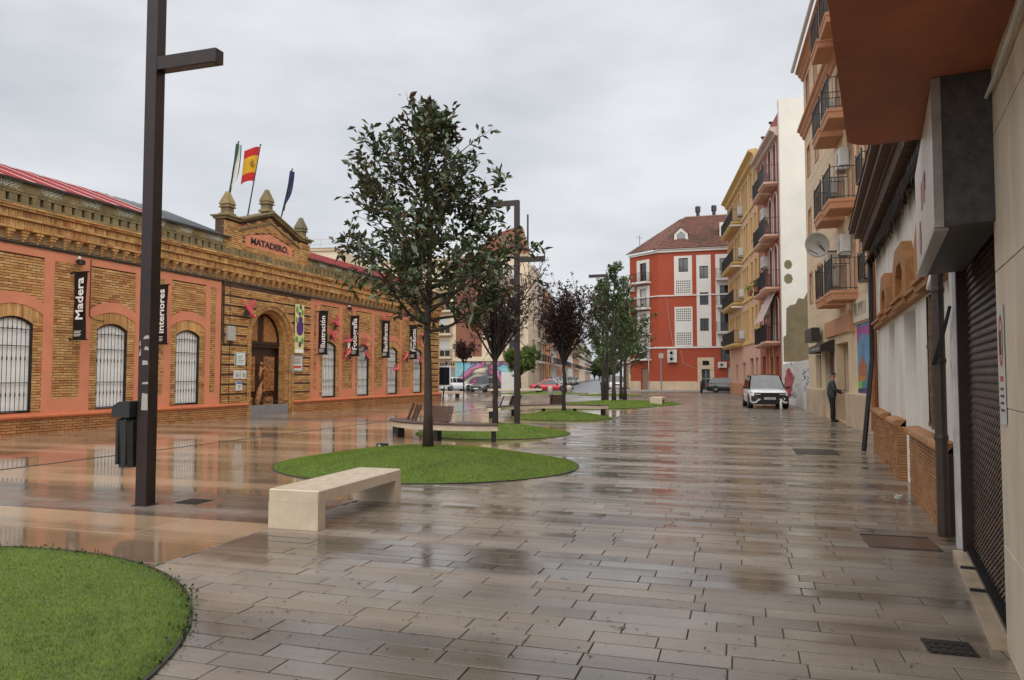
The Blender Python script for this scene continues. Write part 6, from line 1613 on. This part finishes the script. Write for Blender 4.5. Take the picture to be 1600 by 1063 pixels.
def grow(label, x, y, z, H, trunk_h, r0, spread, bark, leafm, leaf_len, leaf_w, per_tip, kind='cone', limbs=34, seed=1, sub=(3,5), group=None, name='tree', tip_jit=.5, fill=0):
    rs = np.random.default_rng(seed); e = empty(name, (x, y, z), 0, label, 'tree', group)
    m = MB(); tips = []; tdirs = []
    wob = lambda s: np.array([rs.normal(0,s), rs.normal(0,s), 0])
    n = 9; tr = []; p = np.array([0,0,-.05])
    Ht_ = H*.93 if kind == 'cone' else trunk_h+.15
    for i in range(n):
        t = i/(n-1); tr.append(np.array([0,0,-.05+t*(Ht_+.05)]) + wob(.018*H*.35*min(t,1)*(1 if i else 0)))
    flare = [r0*(1.35 if i == 0 else 1)*(1-.8*(i/(n-1)) if kind == 'cone' else 1-.25*i/(n-1)) + .006 for i in range(n)]
    tm = MB(); tm.path([tuple(q) for q in tr], flare, 10); tm.build('trunk', bark, e, True)
    def on_trunk(zz):
        t = (zz+.05)/(Ht_+.05)*(n-1); i = int(min(n-2, max(0, t))); return tr[i]*(1-(t-i))+tr[i+1]*(t-i)
    for k in range(limbs):
        if kind == 'cone':
            f = (k+.5)/limbs; zz = trunk_h + (H-trunk_h)*.92*f**1.05; az = k*2.399 + rs.normal(0,.3)
            prof = (1-f**2.2)*.88+.26
            Ln = spread*prof*rs.uniform(.72,1.2); elev = .12+.85*f**1.3+rs.normal(0,.16)
            base = on_trunk(zz); rb = r0*.36*(1-f*.7)+.006
        else:
            f = rs.random(); az = k*2.399+rs.normal(0,.2); base = on_trunk(trunk_h*.98+.1*f); elev = rs.uniform(.88,1.38); Ln = (H-trunk_h)*rs.uniform(.7,1.02)/max(.6, math.sin(elev))*.86; rb = r0*.42
        d0 = np.array([math.cos(az)*math.cos(elev), math.sin(az)*math.cos(elev), math.sin(elev)])
        if kind != 'cone': d0[:2] *= spread/(H-trunk_h)*2.2; d0 = unit(d0)
        pts = [base]; d = d0.copy(); ns = 6
        for i in range(ns):
            d = unit(d + rs.normal(0,.13,3) + np.array([0,0,.10 if kind == 'cone' else .06])); pts.append(pts[-1]+d*Ln/ns)
        m.path([tuple(q) for q in pts], [rb*(1-.85*i/ns)+.003 for i in range(ns+1)], 6, 0, False)
        for i in range(2, ns+1):
            nsb = rs.integers(sub[0], sub[1]) if i < ns else 2
            if kind == 'cone' and f > .62: nsb = rs.integers(1, 3)
            for j in range(nsb):
                dd = unit(d0*.7 + rs.normal(0,.62,3) + np.array([0,0,.25])); l2 = Ln*rs.uniform(.14,.34)*(1.1-.06*i)+.12
                q0 = pts[i]; q1 = q0+dd*l2*.5+rs.normal(0,.02,3); q2 = q1+unit(dd+np.array([0,0,.35]))*l2*.5
                m.path([tuple(q0), tuple(q1), tuple(q2)], [rb*.28+.002, rb*.18+.002, .002], 4, 0, False)
                tips.append(q2); tdirs.append(unit(q2-q1)); 
                if rs.random() < .6: tips.append(q1); tdirs.append(dd)
    m.build('branches', bark, e, True)
    tips = np.array(tips); tdirs = np.array(tdirs)
    P = np.repeat(tips, per_tip, 0); D = np.repeat(tdirs, per_tip, 0)
    ph = rng.random(len(P))*2*np.pi; a = np.cross(D, np.array([.3,.5,.81])); a /= np.linalg.norm(a, axis=1, keepdims=True)+1e-9; b = np.cross(D, a)
    k_ = rng.uniform(.35, 1.3, (len(P),1))
    D2 = D*1.0 + (a*np.cos(ph)[:,None] + b*np.sin(ph)[:,None])*k_*1.4
    P = P - D*rng.random((len(P),1))*leaf_len*1.2 + rng.normal(0, leaf_len*tip_jit*.5, P.shape)
    leaves('crown', P, D2, leaf_len, leaf_w, leafm, e, .25, .1)
    return e
grow('tall magnolia with glossy dark leaves on the lawn beside the stone bench', -5.5, 12.55, .29, 6.25, 2.1, .078, 1.7, 'bark', 'leaf_magnolia', .18, .082, 5, 'cone', 50, 3, (3,5), name='magnolia_tree')
grow('purple-leaved tree with bare upright branches between bench and lamp post', -6.62, 19.75, .22, 4.5, 1.75, .075, .85, 'bark_dark', 'leaf_purple', .07, .04, 5, 'vase', 26, 5, (4,7), name='purple_tree')
grow('purple-leaved tree with full round crown inside the curved bench', -6.58, 27.95, .22, 4.9, 1.75, .075, 1.0, 'bark_dark', 'leaf_purple', .09, .055, 9, 'vase', 26, 8, (5,8), name='purple_tree')
grow('small purple-leaved tree on a thin stem before the mural', -27.7, 72.3, 0, 5.4, 2.9, .07, 1.4, 'bark_dark', 'leaf_purple', .16, .1, 8, 'vase', 16, 9, (4,6), name='purple_tree')
grow('low round bright green tree in front of the far street houses', -24.6, 82.5, -.03, 5.0, 1.7, .12, 2.3, 'bark_dark', 'leaf_bright', .28, .16, 10, 'vase', 26, 10, (5,8), name='round_tree')
for i, (x, y, H, sp, sd_, lb) in enumerate(((-6.85,41.2,8.0,1.3,21,'evergreen tree nearest the lamp post with the bin'),(-8.2,45.4,7.6,1.25,22,'evergreen tree behind the lamp post, leftmost trunk of the row'),(-7.6,50.2,8.4,1.5,23,'evergreen tree at the middle of the long lawn'),(-8.3,53.0,7.2,1.4,24,'evergreen tree at the far end of the long lawn'))):
    grow(lb, x, y, .1 if i < 1 else .02, H, 2.3, .11, sp*1.2, 'bark', 'leaf_green', .2, .1, 5, 'cone', 30, sd_, (2,5), 'evergreens on the long lawn', 'evergreen_tree')
for i in range(5):
    p = p0 + sdir*(245+i*4) + Vector((sdir.y, -sdir.x, 0))*(1.5+i*2.1)
    grow('dark leafy tree closing the end of the far street', p.x, p.y, -.03, 9.0+2.0*math.sin(i*2), .9, .25, 4.6, 'bark_dark', 'leaf_green', .7, .5, 8, 'vase', 18, 60+i, (4,6), 'trees at the end of the far street', 'street_tree')
# weeds along the rim of the first lawn
m_p = []; m_d = []
for i in range(170):
    a = R(rng.choice([rng.normal(88,9), rng.normal(52,5), rng.normal(33,6), rng.uniform(15,110)])); rr = 3.15+rng.normal(0,.035)
    m_p.append([-6.0+rr*math.cos(a), 2.2+rr*math.sin(a), .012]); m_d.append([rng.normal(0,.6), rng.normal(0,.6), .8])
wd_ = empty('weeds', (0,0,0)); tag(wd_, 'low green weeds sprouting along the dark lawn edge', 'weeds', kind='stuff')
leaves('weed_leaves', np.array(m_p), np.array(m_d), .034, .02, 'leaf_weed', wd_)
# floodlight box on the magnolia lawn
zb_ = lawn_z(math.hypot((-6.75+5.5)/2.75, (13.2-12.5)/2.45), .30)
e = empty('ground_spotlight', (-6.75, 13.2, zb_-.01), R(15), 'small black spotlight box lying on the magnolia lawn', 'spotlight')
m = MB(); m.cbox(-.11,.11,-.06,.06,.0,.1,.012); m.build('casing', 'black_iron', e)
m = MB(); m.lathe([(.03,0),(.032,.006),(0,.006)], 10, (-.05,-.062,.05), 0, 'y'); m.build('lens', 'headlamp', e)
# iron covers in the pavement
def cover(x, y, wx, wy, rz, name, label, slots, mat='grate'):
    e = empty(name, (x, y, 0), rz, label, 'cover')
    m = MB(); m.plate(rect(-wx/2, wx/2, -wy/2, wy/2), 0, 1, [])
    m = MB(); m.box(-wx/2, wx/2, -wy/2, wy/2, -.008, .004); m.build('plate', mat, e)
    if slots:
        q = MB(); n = int(wx/.045)
        for i in range(n):
            for k in range(slots):
                a = -wx/2+.02+i*(wx-.03)/n; b = -wy/2+.02+k*(wy-.03)/slots; q.box(a, a+.024, b, b+(wy-.06)/slots-.01, .004, .011)
        q.build('bars', 'frame_dark' if mat == 'grate' else mat, e)
    else:
        q = MB(); q.box(-wx/2, wx/2, -wy/2, -wy/2+.03, .004, .007); q.box(-wx/2, wx/2, wy/2-.03, wy/2, .004, .007); q.build('rim', 'grate', e)
    return e
cover(1.45, 17.0, .85, 1.25, 0, 'drain_grate', 'dark slotted drain grate in the pavement before the old house', 4)
cover(1.42, 8.02, .62, .62, 0, 'manhole_cover', 'square rust-brown manhole cover near the downpipe', 0, 'manhole')
cover(1.14, 5.02, .26, .26, 0, 'drain_grate', 'small dark drain grate beside the rolling grille threshold', 3)
cover(-6.72, 7.95, .34, .34, 0, 'drain_grate', 'small dark grate in the grey band beside the stickered lamp post', 3)
e = empty('crumpled_paper', (1.93, 10.9, 0), 0, 'crumpled white litter lying by the brick plinth', 'litter'); m = MB()
for i in range(14):
    a = rng.normal(0,.012,3); m.face([(a[0]+rng.normal(0,.025), a[1]+rng.normal(0,.025), abs(a[2])+abs(rng.normal(0,.018))) for _ in range(3)])
m.face([(-.05,-.03,.003),(.05,-.03,.003),(.04,.04,.01),(-.04,.03,.02)]); m.build('sheet', 'litter', e)
# fallen leaf bits and twigs scattered on the near paving
n = 300; X = rng.uniform(-4.6, 1.2, n); Y = 3.2+np.abs(rng.normal(0,1.6,n)); keep = (X < .3*Y-.05) & ((X+6)**2+(Y-2.2)**2 > 3.25**2) ; X, Y = X[keep], Y[keep]
pos = np.stack([X, Y, np.full(len(X), .004)], 1); th = rng.random(len(X))*6.28; dr_ = np.stack([np.cos(th), np.sin(th), np.full(len(X), .06)], 1)
db = empty('leaf_litter', (0,0,0)); tag(db, 'dark leaf fragments and twigs scattered over the wet paving', 'leaf litter', kind='stuff')
def flat_bits(P_, D_, L, Wd, mat):
    n = len(P_); s_ = np.stack([-D_[:,1], D_[:,0], np.zeros(n)], 1); L = L*(.4+1.2*rng.random((n,1))**2); Wd = Wd*(.5+rng.random((n,1)))
    V = np.stack([P_-s_*Wd, P_+D_*L*.5-s_*Wd+np.array([0,0,.002]), P_+D_*L+s_*0, P_+D_*L*.45+s_*Wd], 1)
    tri_cloud('fragments', V.reshape(-1,3), 4, mat, db)
flat_bits(pos, dr_, .045, .0035, 'bark_dark')
k = 60; X2 = rng.uniform(-4.4, 1.5, k); Y2 = rng.uniform(3.4, 14, k); kp = (X2 < .25*Y2) & ((X2+5.5)**2+(Y2-12.5)**2 > 8); th = rng.random(k)*6.28
flat_bits(np.stack([X2,Y2,np.full(k,.004)],1)[kp], np.stack([np.cos(th),np.sin(th),np.full(k,.05)],1)[kp], .06, .012, 'rust')

# ================================================================== PERSON
def skin_obj(name, pts, edges, radii, mat, parent, sub=2, root=0):
    me = bpy.data.meshes.new(name); me.from_pydata(pts, edges, []); me.update(); me.materials.append(M[mat])
    o = bpy.data.objects.new(name, me); col.objects.link(o); o.parent = parent
    o.modifiers.new('skin', 'SKIN'); sv = me.skin_vertices[0].data if me.skin_vertices else None
    if sv is None:
        bm_ = __import__('bmesh').new(); bm_.from_mesh(me); bm_.verts.layers.skin.verify(); bm_.to_mesh(me); bm_.free(); sv = me.skin_vertices[0].data
    for i, r in enumerate(radii): sv[i].radius = r if isinstance(r, tuple) else (r, r)
    sv[root].use_root = True
    s_ = o.modifiers.new('sub', 'SUBSURF'); s_.levels = sub; s_.render_levels = sub
    for p in me.polygons: p.use_smooth = True
    o.modifiers['skin'].use_smooth_shade = True
    return o
man = empty('person', (2.98, 28.3, 0), R(0), 'person in dark grey jacket, black trousers and flat cap standing at a doorway', 'person')
# local: x to the doorway (right in view), y away from the viewer
bp_ = [(0,0,.92),(0,0,1.15),(.02,0,1.38),(.03,0,1.47),(.045,0,1.53),(.05,0,1.62),(.05,0,1.68),
       (.02,-.19,1.38),(.06,-.24,1.12),(.28,-.20,1.02),(.36,-.18,1.03),(.43,-.17,1.04),
       (.02,.19,1.38),(.08,.23,1.12),(.30,.16,1.08),(.38,.14,1.10),(.45,.13,1.12),
       (0,-.10,.86),(.01,-.11,.48),(-.01,-.11,.09),(0,.10,.86),(.05,.11,.48),(.06,.11,.09)]
be_ = [(0,1),(1,2),(2,3),(3,4),(4,5),(5,6),(2,7),(7,8),(8,9),(9,10),(10,11),(2,12),(12,13),(13,14),(14,15),(15,16),(0,17),(17,18),(18,19),(0,20),(20,21),(21,22)]
br_ = [.13,.13,.12,.055,.07,.09,.06,.06,.045,.035,.034,.03,.06,.045,.035,.034,.03,.09,.06,.045,.09,.06,.045]
for hv in (11, 16):                      # four bent fingers of unequal length and a thumb from the side of each palm
    hx, hy_, hz = bp_[hv]
    for i, L in enumerate((.05,.062,.058,.042)):
        yy = hy_-.027+i*.018; n0 = len(bp_); bp_ += [(hx+.032,yy,hz-.002),(hx+.03+L,yy,hz-.022)]; be_ += [(hv,n0),(n0,n0+1)]; br_ += [.009,.007]
    n0 = len(bp_); bp_ += [(hx-.03,hy_+.035,hz+.02),(hx+.01,hy_+.042,hz+.03)]; be_ += [(hv-1,n0),(n0,n0+1)]; br_ += [.010,.008]
body = skin_obj('body', bp_, be_, br_, 'skin', man)
jk = skin_obj('jacket', [(0,0,.84),(0,0,1.0),(0,0,1.2),(.01,0,1.36),(.03,0,1.45),(.02,-.20,1.37),(.05,-.26,1.13),(.26,-.205,1.02),(.33,-.19,1.03),(.02,.20,1.37),(.07,.25,1.13),(.28,.17,1.075),(.35,.155,1.09)],
         [(0,1),(1,2),(2,3),(3,4),(3,5),(5,6),(6,7),(7,8),(3,9),(9,10),(10,11),(11,12)], [(.17,.20),(.175,.205),(.175,.205),(.15,.17),.075,.085,.07,.055,.05,.085,.07,.055,.05], 'jacket', man)
skin_obj('trousers', [(0,0,.95),(0,0,.86),(0,-.10,.80),(.01,-.11,.47),(-.01,-.11,.07),(0,.10,.80),(.05,.11,.47),(.06,.11,.07)], [(0,1),(1,2),(2,3),(3,4),(1,5),(5,6),(6,7)], [.16,.15,.11,.082,.068,.11,.082,.068], 'trousers', man)
for (fx, fy) in ((-.01,-.11),(.06,.11)):
    skin_obj('shoe', [(fx-.06,fy,.045),(fx+.05,fy,.045),(fx+.17,fy,.035)], [(0,1),(1,2)], [.045,.05,.035], 'shoe', man)
m = MB(); m.lathe([(0,.0),(.098,.0),(.108,.015),(.104,.035),(.075,.055),(0,.062)], 16, (.045,0,1.662)); m.v += []
m.face([(.12,-.07,1.672),(.20,-.045,1.655),(.205,.045,1.655),(.12,.07,1.672)]); m.face([(.12,-.07,1.68),(.12,.07,1.68),(.205,.045,1.662),(.20,-.045,1.662)]); m.build('cap', 'cap_cloth', man, True)
m = MB(); m.path([(.125,0,1.625),(.155,0,1.60),(.130,0,1.585)], [.012,.016,.01], 6); m.build('nose', 'skin', man, True)
m = MB(); m.lathe([(0,-.012),(.02,-.006),(.022,.004),(0,.01)], 8, (.045,-.095,1.605), 0, 'y'); m.lathe([(0,-.01),(.022,-.004),(.02,.006),(0,.012)], 8, (.045,.095,1.605), 0, 'y'); m.build('ear', 'skin', man)
m = MB(); m.box(.125,.137,-.045,-.022,1.622,1.632); m.box(.125,.137,.022,.045,1.622,1.632); m.box(.122,.134,-.025,.025,1.552,1.558); m.build('eyes_and_mouth', 'cap_cloth', man)
m = MB(); m.path([(.0,-.085,1.655),(-.05,-.06,1.63),(-.065,0,1.62),(-.05,.06,1.63),(0,.085,1.655)], .03, 6); m.build('hair', 'hair_grey', man, True)
